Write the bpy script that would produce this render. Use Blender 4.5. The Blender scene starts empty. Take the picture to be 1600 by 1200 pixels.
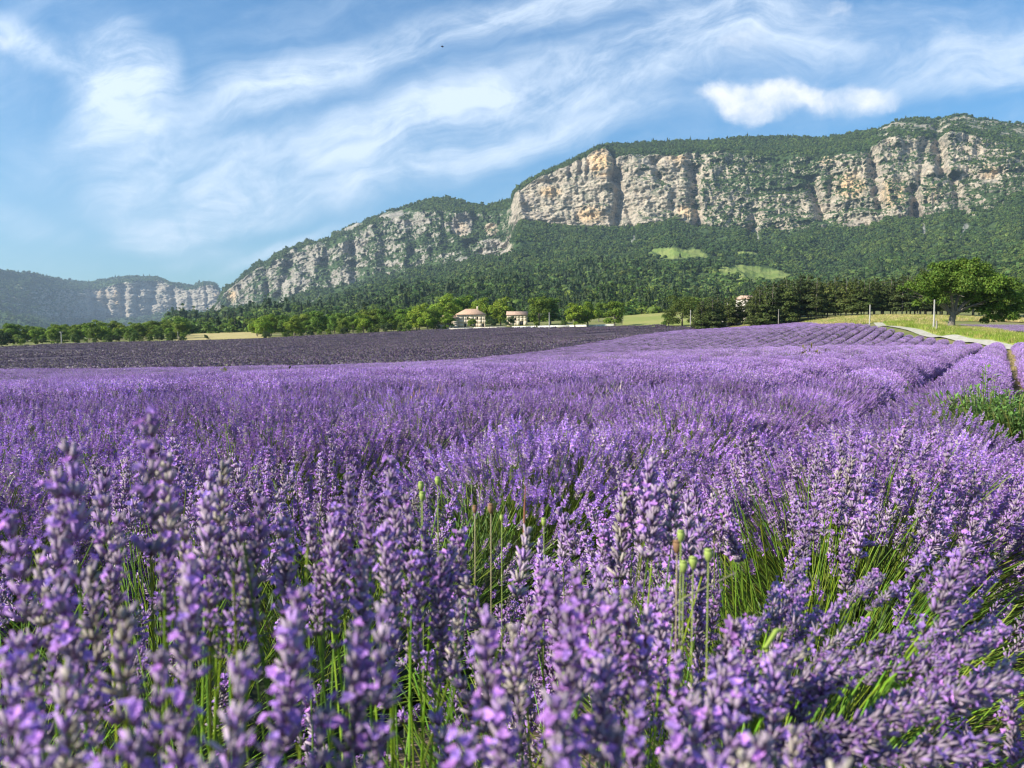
import bpy, bmesh, math, random
import numpy as np
from mathutils import Matrix, Vector, Euler

R = math.radians
rng = np.random.default_rng(7)
random.seed(7)
SC = bpy.context.scene

# ------------------------------------------------------------------ camera
FPX, CX, CY, HOR = 1230.0, 800.0, 600.0, 515.0
PITCH = math.atan((CY - HOR) / FPX)
CAMZ = 1.36
cam_d = bpy.data.cameras.new('camera'); cam = bpy.data.objects.new('camera', cam_d)
SC.collection.objects.link(cam); SC.camera = cam
cam.location = (0, 0, CAMZ); cam.rotation_euler = (math.pi/2 - PITCH, 0, 0)
cam_d.sensor_width = 36; cam_d.lens = 36 * FPX / 1600
cam_d.clip_start = 0.05; cam_d.clip_end = 30000
cam_d.dof.use_dof = True; cam_d.dof.focus_distance = 4.5; cam_d.dof.aperture_fstop = 6.6

# ------------------------------------------------------------------ light
SUN_AZ, SUN_EL = R(-112), R(35)        # compass bearing from +Y, clockwise
SC.view_settings.view_transform = 'Standard'; SC.view_settings.look = 'None'
SC.view_settings.exposure = 0.90; SC.view_settings.gamma = 1
SC.view_settings.use_curve_mapping = False
world = bpy.data.worlds.new('World'); SC.world = world; world.use_nodes = True
sun_d = bpy.data.lights.new('sun', 'SUN'); sun = bpy.data.objects.new('sun', sun_d)
SC.collection.objects.link(sun)
sun_d.energy = 5.0; sun_d.angle = R(0.55); sun_d.color = (1.0, 0.93, 0.82)
sd = Vector((math.sin(SUN_AZ)*math.cos(SUN_EL), math.cos(SUN_AZ)*math.cos(SUN_EL), math.sin(SUN_EL)))
sun.rotation_euler = sd.to_track_quat('Z', 'Y').to_euler()

SC.cycles.max_bounces = 6; SC.cycles.diffuse_bounces = 3; SC.cycles.transmission_bounces = 3
SC.cycles.transparent_max_bounces = 6; SC.cycles.volume_bounces = 0
SC.cycles.use_adaptive_sampling = True; SC.cycles.adaptive_threshold = 0.006
SC.cycles.filter_width = 1.15; SC.cycles.use_denoising = True; SC.cycles.denoiser = 'OPENIMAGEDENOISE'; SC.cycles.denoising_prefilter = 'ACCURATE'

# ------------------------------------------------------------------ node helpers
class NT:
    def __init__(s, tree): s.t = tree; s.n = tree.nodes; s.l = tree.links
    def add(s, typ, **kw):
        n = s.n.new(typ)
        for k, v in kw.items(): setattr(n, k, v)
        return n
    def put(s, sock, v):
        if isinstance(v, bpy.types.NodeSocket): s.l.new(v, sock)
        else: sock.default_value = v
    def math(s, op, a, b=0.0, c=None, clamp=False):
        n = s.add('ShaderNodeMath', operation=op, use_clamp=clamp)
        s.put(n.inputs[0], a); s.put(n.inputs[1], b)
        if c is not None: s.put(n.inputs[2], c)
        return n.outputs[0]
    def vm(s, op, a, b=None, scale=None):
        n = s.add('ShaderNodeVectorMath', operation=op)
        s.put(n.inputs[0], a)
        if b is not None: s.put(n.inputs[1], b)
        if scale is not None: s.put(n.inputs['Scale'], scale)
        return n.outputs['Value'] if op in ('LENGTH', 'DOT_PRODUCT', 'DISTANCE') else n.outputs[0]
    def noise(s, vec, scale, detail=4, rough=0.5, dist=0.0, out='Fac'):
        n = s.add('ShaderNodeTexNoise')
        if vec is not None: s.put(n.inputs['Vector'], vec)
        n.inputs['Scale'].default_value = scale; n.inputs['Detail'].default_value = detail
        n.inputs['Roughness'].default_value = rough; n.inputs['Distortion'].default_value = dist
        return n.outputs[out]
    def mr(s, v, a, b, c=0.0, d=1.0, smooth=True):
        n = s.add('ShaderNodeMapRange', interpolation_type='SMOOTHSTEP' if smooth else 'LINEAR')
        s.put(n.inputs['Value'], v)
        n.inputs['From Min'].default_value = a; n.inputs['From Max'].default_value = b
        n.inputs['To Min'].default_value = c; n.inputs['To Max'].default_value = d
        return n.outputs['Result']
    def mix(s, f, a, b, typ='MIX'):
        n = s.add('ShaderNodeMix', data_type='RGBA', blend_type=typ)
        s.put(n.inputs['Factor'], f)
        for i, v in ((6, a), (7, b)):
            if isinstance(v, tuple): v = (*v[:3], 1)
            s.put(n.inputs[i], v)
        return n.outputs[2]
    def ramp(s, f, stops):
        n = s.add('ShaderNodeValToRGB'); s.put(n.inputs[0], f)
        e = n.color_ramp.elements
        while len(e) < len(stops): e.new(0.5)
        for q, (p, c) in zip(e, stops): q.position = p; q.color = (*c, 1)
        return n.outputs[0]

def material(name):
    m = bpy.data.materials.new(name); m.use_nodes = True
    nt = NT(m.node_tree)
    for n in list(nt.n):
        if n.type != 'OUTPUT_MATERIAL': nt.n.remove(n)
    out = [n for n in nt.n if n.type == 'OUTPUT_MATERIAL'][0]
    bs = nt.add('ShaderNodeBsdfPrincipled'); nt.l.new(bs.outputs[0], out.inputs[0])
    bs.inputs['Roughness'].default_value = 0.75
    bs.inputs['Specular IOR Level'].default_value = 0.25
    return m, nt, bs, out

# ------------------------------------------------------------------ sky with cirrus
def build_world():
    nt = NT(world.node_tree); nt.n.clear()
    out = nt.add('ShaderNodeOutputWorld'); bg = nt.add('ShaderNodeBackground')
    nt.l.new(bg.outputs[0], out.inputs[0]); bg.inputs['Strength'].default_value = 0.068
    sky = nt.add('ShaderNodeTexSky', sky_type='NISHITA'); sky.sun_disc = False
    sky.sun_elevation = SUN_EL; sky.sun_rotation = SUN_AZ
    sky.air_density = 1.15; sky.dust_density = 0.5; sky.ozone_density = 2.6
    tc = nt.add('ShaderNodeTexCoord').outputs['Generated']
    sep = nt.add('ShaderNodeSeparateXYZ'); nt.l.new(tc, sep.inputs[0])
    x, y, z = sep.outputs
    ya = nt.math('MAXIMUM', nt.math('ABSOLUTE', y), 0.25)
    # direction measured against the ridge line: tangent of bearing / elevation
    X = nt.math('DIVIDE', x, ya); Z = nt.math('DIVIDE', z, ya)
    cmb = nt.add('ShaderNodeCombineXYZ'); nt.l.new(X, cmb.inputs[0]); nt.l.new(Z, cmb.inputs[1]); nt.l.new(nt.math('MULTIPLY', nt.math('SIGN', y), 1.0), cmb.inputs[2])
    p0 = cmb.outputs[0]
    warp = nt.noise(p0, 2.2, 4, 0.55, 0.0, 'Color')
    w = nt.vm('SCALE', nt.vm('SUBTRACT', warp, (0.5, 0.5, 0.5)), scale=0.22)
    p = nt.vm('ADD', p0, w)
    rot = nt.add('ShaderNodeVectorRotate', rotation_type='Z_AXIS'); nt.put(rot.inputs['Vector'], p); rot.inputs['Angle'].default_value = R(-14)
    st = nt.vm('MULTIPLY', rot.outputs[0], (1.0, 4.2, 1.0))
    n_streak = nt.noise(st, 3.2, 9, 0.66, 0.8)
    n_soft = nt.noise(p, 2.6, 6, 0.6, 0.3)
    n_fine = nt.noise(nt.vm('MULTIPLY', rot.outputs[0], (1.0, 2.0, 1.0)), 11, 8, 0.7, 0.6)
    def tx(px): return (px - CX) / FPX
    def tz(py): return math.tan(math.atan((CY - py) / FPX) - PITCH)
    # (px, py, rx, ry, tilt deg, weight)
    blobs = [(205, 125, 78, 90, 25, 1.4), (160, 190, 70, 40, 20, 1.0), (225, 80, 60, 40, 0, 1.0), (300, 235, 130, 45, -8, .9), (340, 295, 150, 42, 5, 1.1),
             (190, 285, 50, 30, -30, .9), (270, 330, 90, 26, 0, 1.0), (255, 358, 70, 22, 8, 1.2), (330, 385, 70, 14, 14, .7), (440, 378, 90, 14, 18, .8),
             (480, 100, 190, 34, 14, .65), (420, 130, 110, 26, 14, .7), (700, 40, 300, 30, 12, .6), (980, 12, 240, 26, 8, .8),
             (520, 215, 260, 40, 10, 1.0), (780, 160, 320, 48, 13, 1.05), (1050, 105, 300, 45, 12, .8), (700, 250, 230, 26, 12, .7), (900, 215, 200, 24, 12, .6), (560, 290, 160, 22, 8, .55),
             (45, 60, 90, 28, -20, .8), (1480, 50, 240, 42, 8, .6), (1420, 110, 200, 30, 8, .55), (1160, 60, 140, 28, 0, .7), (1560, 110, 120, 22, 10, .5), (40, 320, 90, 16, -22, .35), (90, 260, 70, 30, -10, .3),
             (1750, 20, 220, 60, 10, .6), (2050, 160, 260, 60, 8, .5), (-250, 120, 220, 60, 12, .5), (-450, 250, 200, 60, 0, .5)]
    acc = None
    for (bx, by, rx, ry, an, wt) in blobs:
        d = nt.vm('SUBTRACT', p, (tx(bx), tz(by), 0))
        if an:
            r_ = nt.add('ShaderNodeVectorRotate', rotation_type='Z_AXIS'); nt.put(r_.inputs['Vector'], d)
            r_.inputs['Angle'].default_value = R(-an); d = r_.outputs[0]
        d = nt.vm('MULTIPLY', d, (FPX/rx, FPX/ry, 0))
        v = nt.mr(nt.vm('LENGTH', d), 0.0, 1.75, wt, 0)
        acc = v if acc is None else nt.math('ADD', acc, nt.math('MULTIPLY', v, nt.math('SUBTRACT', 1.0, acc)))
    tex = nt.math('ADD', nt.math('MULTIPLY', n_streak, 0.62), nt.math('MULTIPLY', n_soft, 0.33))
    tex = nt.math('ADD', nt.math('MULTIPLY', tex, .88), nt.math('MULTIPLY', n_fine, 0.36))
    base = nt.mr(tex, 0.50, 0.88, 0, 0.26)
    cir = nt.math('MULTIPLY', acc, nt.mr(tex, 0.38, 0.76, 0.10, 1.0))
    m = nt.math('ADD', base, cir)
    up = nt.mr(z, 0.02, 0.10)
    m = nt.math('MULTIPLY', nt.math('MINIMUM', m, 0.86), up)
    # small cumulus with a shaded underside
    pc = nt.vm('ADD', p0, nt.vm('SCALE', nt.vm('SUBTRACT', nt.noise(p0, 9, 6, 0.6, 0.0, 'Color'), (0.5, 0.5, 0.5)), scale=0.06))
    cum = None
    for (bx, by, rx, ry) in [(1120, 138, 62, 28), (1170, 145, 80, 40), (1235, 145, 80, 36), (1172, 170, 66, 32), (1340, 150, 78, 32), (1285, 158, 60, 26), (1160, 60, 60, 26), (1285, 14, 44, 20), (15, 60, 40, 24)]:
        d = nt.vm('MULTIPLY', nt.vm('SUBTRACT', pc, (tx(bx), tz(by), 0)), (FPX/rx, FPX/ry, 0))
        wt = 1.0 if bx in (1120, 1170, 1235, 1172, 1340) else .6
        v = nt.mr(nt.vm('LENGTH', d), 0.15, 1.25, wt, 0)
        cum = v if cum is None else nt.math('ADD', cum, nt.math('MULTIPLY', v, nt.math('SUBTRACT', 1.0, cum)))
    ncum = nt.noise(pc, 14, 7, 0.6)
    cm = nt.mr(nt.math('ADD', cum, nt.math('MULTIPLY', nt.math('SUBTRACT', ncum, 0.5), 1.7)), 0.26, 1.25, 0, 0.88)
    cm = nt.math('MULTIPLY', cm, nt.mr(y, 0.0, 0.2))
    ccol = nt.mix(nt.mr(nt.math('ADD', ncum, nt.math('MULTIPLY', cum, .35)), 0.55, 0.95), (7.6, 8.4, 9.6), (11.6, 11.3, 10.9))
    # deepen the blue a little
    tint = nt.mix(1.0, sky.outputs[0], (0.60, 0.91, 1.12), 'MULTIPLY')
    hs = nt.add('ShaderNodeHueSaturation'); nt.put(hs.inputs['Color'], tint); hs.inputs['Saturation'].default_value = 1.12; hs.inputs['Value'].default_value = 1.12
    col = nt.mix(m, hs.outputs[0], (8.4, 9.4, 10.6))
    col = nt.mix(cm, col, ccol)
    nt.l.new(col, bg.inputs['Color'])
build_world()

# ------------------------------------------------------------------ geometry helpers
def P(px, py, depth):
    """world point seen at photo pixel (px, py), at distance `depth` along +Y"""
    X = (np.asarray(px, float) - CX) / FPX; Y = (CY - np.asarray(py, float)) / FPX
    ct, s_ = math.cos(PITCH), math.sin(PITCH)
    k = depth / (Y * s_ + ct)
    return k * X, depth + 0 * k, CAMZ + k * (Y * ct - s_)

def _hash(ix, iy, iz, seed):
    h = (ix.astype(np.int64) * 374761393 + iy.astype(np.int64) * 668265263 + iz.astype(np.int64) * 2147483647 + seed * 974634777) & 0xffffffff
    h = ((h ^ (h >> 13)) * 1274126177) & 0xffffffff
    h = (h ^ (h >> 16)) & 0xffffffff
    return h.astype(np.float64) / 0xffffffff

def vnoise(x, y, z=0.0, seed=0):
    x, y, z = np.broadcast_arrays(np.asarray(x, float), np.asarray(y, float), np.asarray(z, float))
    ix, iy, iz = np.floor(x), np.floor(y), np.floor(z)
    fx, fy, fz = x-ix, y-iy, z-iz
    fx, fy, fz = [f*f*f*(f*(f*6-15)+10) for f in (fx, fy, fz)]
    r = 0
    for a in (0, 1):
        for b in (0, 1):
            for c in (0, 1):
                w = (fx if a else 1-fx)*(fy if b else 1-fy)*(fz if c else 1-fz)
                r = r + w*_hash(ix+a, iy+b, iz+c, seed)
    return r*2-1

def fbm(x, y, z=0.0, seed=0, octv=5, gain=0.5, ridged=False):
    a, s, f, n = 1.0, 0.0, 1.0, 0.0
    for i in range(octv):
        v = vnoise(np.asarray(x)*f, np.asarray(y)*f, np.asarray(z)*f, seed+i*17)
        if ridged: v = 1-2*np.abs(v)
        s = s + a*v; n += a; a *= gain; f *= 2.03
    return s/n

def sstep(a, b, x):
    t = np.clip((x-a)/(b-a), 0, 1); return t*t*(3-2*t)

def mesh_np(name, V, T=None, Q=None, col=None, mats=(), midx=None, smooth=False, attrs=None):
    me = bpy.data.meshes.new(name)
    V = np.asarray(V, np.float32)
    parts, starts, tot = [], [], []
    off = 0
    for F, k in ((T, 3), (Q, 4)):
        if F is None or len(F) == 0: continue
        F = np.asarray(F, np.int32); parts.append(F.ravel())
        starts.append(off + np.arange(len(F))*k); tot.append(np.full(len(F), k)); off += len(F)*k
    L = np.concatenate(parts); S = np.concatenate(starts)
    me.vertices.add(len(V)); me.vertices.foreach_set('co', V.ravel())
    me.loops.add(len(L)); me.loops.foreach_set('vertex_index', L.astype(np.int32))
    me.polygons.add(len(S)); me.polygons.foreach_set('loop_start', S.astype(np.int32))
    if smooth: me.polygons.foreach_set('use_smooth', np.ones(len(S), bool))
    for m in mats: me.materials.append(m)
    if midx is not None: me.polygons.foreach_set('material_index', np.asarray(midx, np.int32))
    me.update(calc_edges=True)
    if col is not None:
        a = me.color_attributes.new('Col', 'FLOAT_COLOR', 'POINT')
        c = np.ones((len(V), 4), np.float32); c[:, :3] = col
        a.data.foreach_set('color', c.ravel())
    for k, v in (attrs or {}).items():
        a = me.attributes.new(k, 'FLOAT', 'POINT'); a.data.foreach_set('value', np.asarray(v, np.float32).ravel())
    return me

def link(name, me, parent=None, loc=None, label=None, cat=None, group=None, kind=None):
    o = bpy.data.objects.new(name, me); SC.collection.objects.link(o)
    if parent is not None: o.parent = parent
    if loc is not None: o.location = loc
    if label: o['label'] = label
    if cat: o['category'] = cat
    if group: o['group'] = group
    if kind: o['kind'] = kind
    return o

def thing(name, label, cat, loc=(0, 0, 0), rz=0.0, group=None):
    o = link(name, None, None, loc, label, cat, group); o.rotation_euler = (0, 0, rz)
    o.empty_display_size = 0.2
    return o

def source(name, me):
    """unlinked object used as an instancing source for stuff"""
    return bpy.data.objects.new(name, me)

_scatter_groups = {}
def scatter_group(coll):
    if coll.name in _scatter_groups: return _scatter_groups[coll.name]
    g = bpy.data.node_groups.new('scatter_' + coll.name, 'GeometryNodeTree')
    g.interface.new_socket('Geometry', in_out='INPUT', socket_type='NodeSocketGeometry')
    g.interface.new_socket('Geometry', in_out='OUTPUT', socket_type='NodeSocketGeometry')
    gi = g.nodes.new('NodeGroupInput'); go = g.nodes.new('NodeGroupOutput')
    iop = g.nodes.new('GeometryNodeInstanceOnPoints')
    ci = g.nodes.new('GeometryNodeCollectionInfo'); ci.inputs[0].default_value = coll
    ci.inputs['Separate Children'].default_value = True; ci.inputs['Reset Children'].default_value = True
    def na(nm, t):
        n = g.nodes.new('GeometryNodeInputNamedAttribute'); n.data_type = t; n.inputs[0].default_value = nm; return n.outputs[0]
    e2r = g.nodes.new('FunctionNodeEulerToRotation')
    g.links.new(na('rot', 'FLOAT_VECTOR'), e2r.inputs[0])
    g.links.new(gi.outputs[0], iop.inputs['Points']); g.links.new(ci.outputs[0], iop.inputs['Instance'])
    iop.inputs['Pick Instance'].default_value = True
    g.links.new(na('idx', 'INT'), iop.inputs['Instance Index'])
    g.links.new(e2r.outputs[0], iop.inputs['Rotation']); g.links.new(na('scl', 'FLOAT_VECTOR'), iop.inputs['Scale'])
    g.links.new(iop.outputs[0], go.inputs[0])
    _scatter_groups[coll.name] = g
    return g

def scatter(name, coll, pts, rot, scl, idx, parent=None, **kw):
    me = bpy.data.meshes.new(name); pts = np.asarray(pts, np.float32)
    me.vertices.add(len(pts)); me.vertices.foreach_set('co', pts.ravel())
    n = len(pts)
    for nm, v in (('rot', rot), ('scl', scl)):
        a = me.attributes.new(nm, 'FLOAT_VECTOR', 'POINT'); a.data.foreach_set('vector', np.asarray(v, np.float32).reshape(n, 3).ravel())
    a = me.attributes.new('idx', 'INT', 'POINT'); a.data.foreach_set('value', np.asarray(idx, np.int32))
    o = link(name, me, parent, kind='stuff', **kw)
    m = o.modifiers.new('scatter', 'NODES'); m.node_group = scatter_group(coll)
    return o

def collection_of(name, meshes):
    c = bpy.data.collections.new(name)
    for i, me in enumerate(meshes): c.objects.link(source('%s_%02d' % (name, i), me))
    return c

# ------------------------------------------------------------------ the lie of the land
ROW_AZ = R(32); DX, DY = math.sin(ROW_AZ), math.cos(ROW_AZ)    # row direction
def to_row(x, y): return x*DX + y*DY, -x*DY + y*DX             # -> (t along, o to the left)
def from_row(t, o): return t*DX - o*DY, t*DY + o*DX

ctrl = []
def cp(px, py, d, drop=0.0):
    x, y, z = P(px, py, d); ctrl.append((float(x), float(y), float(z)-drop))
for c in [(0, 0, 0), (10, 0, 0), (-8, 0, -.2), (0, -20, 0), (30, -20, 0), (-30, -20, -.8), (0, 10, -.05), (-6, 12, -.22), (5, 10, -.02), (9, 20, -.07), (14, 24, -.1),
          (-150, 0, -5), (150, 0, -3), (-100, -100, -2), (100, -100, 0), (0, -100, 0), (-300, 100, -8), (300, 100, 2), (-420, 300, -8), (450, 300, 6),
          (5, 45, -.75), (20, 60, -.65), (-12, 35, -1.25)]: ctrl.append(c)
for px, d, py in [(0, 50, 580), (350, 65, 576), (550, 77.6, 572), (700, 91, 564), (800, 103, 555), (900, 118, 541), (1000, 139, 524), (1050, 152, 518), (1200, 205, 509)]:
    cp(px, py, d, .54)
cp(1300, 503.5, 150, .6); cp(1340, 506, 135, .6)
cp(1538, 546, 66, .12); cp(1487, 537, 77, .1); cp(1448, 530, 88, .1); cp(1416, 523, 98, .1); cp(1386, 516.5, 106, .1)
cp(1530, 533, 75); cp(1480, 524, 87); cp(1430, 516, 104); cp(1385, 509.5, 125); cp(1600, 545, 64)
cp(1483, 514, 108); cp(1600, 532, 86); cp(1560, 520, 120); cp(1570, 500, 190); cp(1430, 502, 150); cp(1300, 500, 188)
cp(1200, 503, 210); cp(1100, 507, 235); cp(1040, 507, 265); cp(1030, 488, 420); cp(1300, 478, 420); cp(1600, 465, 420)
for px, py, d in [(0, 543, 270), (50, 540, 275), (285, 533, 300), (400, 530, 300), (560, 522, 310), (660, 517, 315), (800, 513, 300), (950, 511, 280),
                  (710, 513, 335), (300, 531, 330), (340, 518, 430), (0, 530, 450), (120, 526, 450), (550, 514, 430), (700, 506, 430), (850, 502, 430)]:
    cp(px, py, d)
ctrl = np.array(ctrl)
def _tps_fit(pts):
    S = 100.0
    A = pts[:, :2]/S; n = len(A)
    r = np.linalg.norm(A[:, None]-A[None], axis=2)
    K = np.where(r > 0, r*r*np.log(r+1e-12), 0) + np.eye(n)*1e-4
    Pm = np.c_[np.ones(n), A]
    M = np.zeros((n+3, n+3)); M[:n, :n] = K; M[:n, n:] = Pm; M[n:, :n] = Pm.T
    w = np.linalg.solve(M, np.r_[pts[:, 2], 0, 0, 0])
    return A, w, S
_TA, _TW, _TS = _tps_fit(ctrl)
def Hraw(x, y):
    q = np.stack([np.ravel(x), np.ravel(y)], 1)/_TS
    out = np.empty(len(q))
    for i in range(0, len(q), 20000):
        c = q[i:i+20000]
        r2 = ((c[:, None]-_TA[None])**2).sum(2)
        out[i:i+20000] = (0.5*r2*np.log(r2+1e-18)) @ _TW[:-3] + _TW[-3] + c @ _TW[-2:]
    return out.reshape(np.shape(x))
def H(x, y):
    x = np.asarray(x, float); y = np.asarray(y, float)
    r = np.hypot(x, y)
    w = sstep(430, 620, r)
    k = np.minimum(1, 520/np.maximum(r, 1))
    h = np.clip(Hraw(x*k, y*k), -14, 22)
    return h*(1-w) + w*(-16)
def H1(x, y): return float(H(np.array([x]), np.array([y]))[0])

# ---- materials for the land
def ground_mat(name, c1, c2, c3, s1=0.15, s2=1.5, bump=0.3):
    m, nt, bs, out = material(name)
    pos = nt.add('ShaderNodeNewGeometry').outputs['Position']
    a = nt.noise(pos, s1, 5, 0.6); b = nt.noise(pos, s2, 6, 0.65)
    col = nt.mix(nt.mr(a, .35, .65), c1, c2); col = nt.mix(nt.mr(b, .42, .72), col, c3)
    nt.l.new(col, bs.inputs['Base Color'])
    bp = nt.add('ShaderNodeBump'); bp.inputs['Strength'].default_value = bump; bp.inputs['Distance'].default_value = 0.1
    nt.l.new(nt.noise(pos, s2*6, 5, 0.7), bp.inputs['Height']); nt.l.new(bp.outputs[0], bs.inputs['Normal'])
    bs.inputs['Roughness'].default_value = 0.95
    return m
M_ground = ground_mat('rough_grass_ground', (.16, .19, .045), (.26, .22, .09), (.10, .13, .035))
M_soil = ground_mat('dry_stony_soil', (.20, .15, .10), (.28, .22, .15), (.13, .10, .06), .4, 3)
M_soil_dark = ground_mat('dark_field_soil', (.07, .052, .07), (.09, .07, .085), (.05, .04, .05), .05, 1.2)
M_meadow = ground_mat('mown_meadow', (.24, .27, .06), (.34, .31, .10), (.19, .23, .045), .03, .4, .1)
M_meadow_gold = ground_mat('golden_meadow', (.40, .33, .13), (.48, .38, .17), (.30, .27, .09), .05, .6, .1)
M_road = ground_mat('white_gravel', (.44, .41, .34), (.52, .48, .40), (.30, .30, .17), .3, 2.5, .2)

def polar_ground():
    rad = np.r_[0, np.geomspace(1.0, 9500, 150)]
    ang = np.linspace(0, 2*math.pi, 361)[:-1]
    RR, AA = np.meshgrid(rad[1:], ang, indexing='ij')
    X = (RR*np.sin(AA)); Y = (RR*np.cos(AA))
    Z = H(X, Y) - 0.06*sstep(20, 60, np.hypot(X, Y))
    V = np.r_[[[0, 0, H1(0, 0)]], np.stack([X.ravel(), Y.ravel(), Z.ravel()], 1)]
    n = len(ang); m = len(rad)-1
    i, j = np.meshgrid(np.arange(m-1), np.arange(n), indexing='ij')
    a = 1+i*n+j; b = 1+i*n+(j+1) % n; c = 1+(i+1)*n+(j+1) % n; d = 1+(i+1)*n+j
    Q = np.stack([a, b, c, d], -1).reshape(-1, 4)[:, ::-1]
    jj = np.arange(n); T = np.stack([np.zeros(n, int), 1+(jj+1) % n, 1+jj], 1)[:, ::-1]
    T = T[:, ::-1]
    link('ground', mesh_np('ground', V, T, Q[:, ::-1], mats=[M_ground], smooth=True), kind='structure')
polar_ground()

def sheet(name, cornersL, cornersR, nu, nv, mat, lift, kind='structure', bump=None, parent=None, **kw):
    """strip between two polylines laid on the land"""
    L = np.array(cornersL, float); Rr = np.array(cornersR, float)
    def res(Pn, n):
        s = np.r_[0, np.cumsum(np.hypot(*np.diff(Pn, axis=0).T))]; s /= s[-1]
        t = np.linspace(0, 1, n)
        # rounded polyline
        x = np.interp(t, s, Pn[:, 0]); y = np.interp(t, s, Pn[:, 1])
        return np.stack([x, y], 1)
    A, B = res(L, nu), res(Rr, nu)
    v = np.linspace(0, 1, nv)[None, :, None]
    G = A[:, None]*(1-v) + B[:, None]*v
    X, Y = G[..., 0], G[..., 1]
    Z = H(X, Y) + lift
    if bump: Z = Z + bump(X, Y)
    V = np.stack([X.ravel(), Y.ravel(), Z.ravel()], 1)
    i, j = np.meshgrid(np.arange(nu-1), np.arange(nv-1), indexing='ij')
    a = i*nv+j
    Q = np.stack([a, a+nv, a+nv+1, a+1], -1).reshape(-1, 4)
    o = link(name, mesh_np(name, V, None, Q, mats=[mat], smooth=True), parent, kind=kind, **kw)
    return o

# field outline in row coordinates
S_ROW, O0 = 1.5, 0.47
_eo = np.array([-30, -10, 1.4, 13.4, 24.9, 51.5, 60.]); _et = np.array([10, 42, 77, 117, 144, 216, 236.])
def t_end(o): return float(np.interp(o, _eo, _et))
K_MIN, K_MAX = -9, 36
o_hi = O0 + S_ROW*(K_MAX+.5); o_lo = O0 + S_ROW*(K_MIN-.5)
os_ = np.linspace(o_lo, o_hi, 80)
sheet('lavender_field_soil', [from_row(-8, o) for o in os_], [from_row(t_end(o)+.3, o) for o in os_], 110, 140, M_soil, 0.02)

# dark neighbouring field beyond the low edge
def dxy(px, d): return ((px-CX)/FPX*d, d)
darkN = [from_row(t, o_hi+.6) for t in np.linspace(-40, 205, 40)]
darkF = [dxy(px, d) for px, d in [(-900, 190), (-400, 230), (0, 268), (50, 275), (285, 300), (400, 300), (560, 310), (660, 315), (800, 300), (950, 280), (1030, 262), (1075, 225)]]
sheet('dark_field_soil', darkN, darkF, 160, 90, M_soil_dark, 0.03)

def smooth0(a, k):
    w = np.hanning(k+2)[1:-1]; w /= w.sum()
    p = np.r_[a[0]+(a[0]-a[1:k+1])[::-1], a, a[-1]+(a[-1]-a[-k-1:-1])[::-1]]
    return np.convolve(p, w, mode='same')[k:-k]
# gravel track and its verges
road_c = [dxy(px, d) for px, d in [(1372, 150), (1385, 127), (1430, 104), (1480, 87.5), (1530, 75.5), (1600, 63.5), (1750, 50), (2000, 38), (2600, 20)]]
_rc = np.array(road_c); _s = np.linspace(0, len(_rc)-1, 200); road_c = np.stack([smooth0(np.interp(_s, np.arange(len(_rc)), _rc[:, q]), 27) for q in (0, 1)], 1)
def offset(poly, w):
    p = np.array(poly); t = np.gradient(p, axis=0); t /= np.linalg.norm(t, axis=1)[:, None]
    return p + np.stack([t[:, 1], -t[:, 0]], 1)*w
sheet('gravel_track', offset(road_c, -.6), offset(road_c, 1.0), 120, 7, M_road, 0.06)
M_verge = ground_mat('green_verge', (.28, .36, .05), (.42, .40, .11), (.20, .29, .04), .3, 2)
sheet('track_verge', offset(road_c, -.62), offset(road_c, -9), 120, 8, M_verge, 0.045)
sheet('golden_grass_strip', [dxy(px, d) for px, d in [(1340, 165), (1450, 160), (1600, 150), (1750, 140)]],
      [dxy(px, d) for px, d in [(1300, 196), (1450, 196), (1600, 196), (1750, 196)]], 40, 10, M_meadow_gold, 0.05)
sheet('meadow', [dxy(px, d) for px, d in [(972, 268), (1100, 240), (1200, 216)]], [dxy(px, d) for px, d in [(975, 415), (1085, 400), (1200, 380)]], 50, 40, M_meadow, 0.06)
sheet('meadow', [dxy(px, d) for px, d in [(275, 318), (420, 318)]], [dxy(px, d) for px, d in [(285, 440), (405, 440)]], 40, 30, M_meadow_gold, 0.06)

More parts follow.
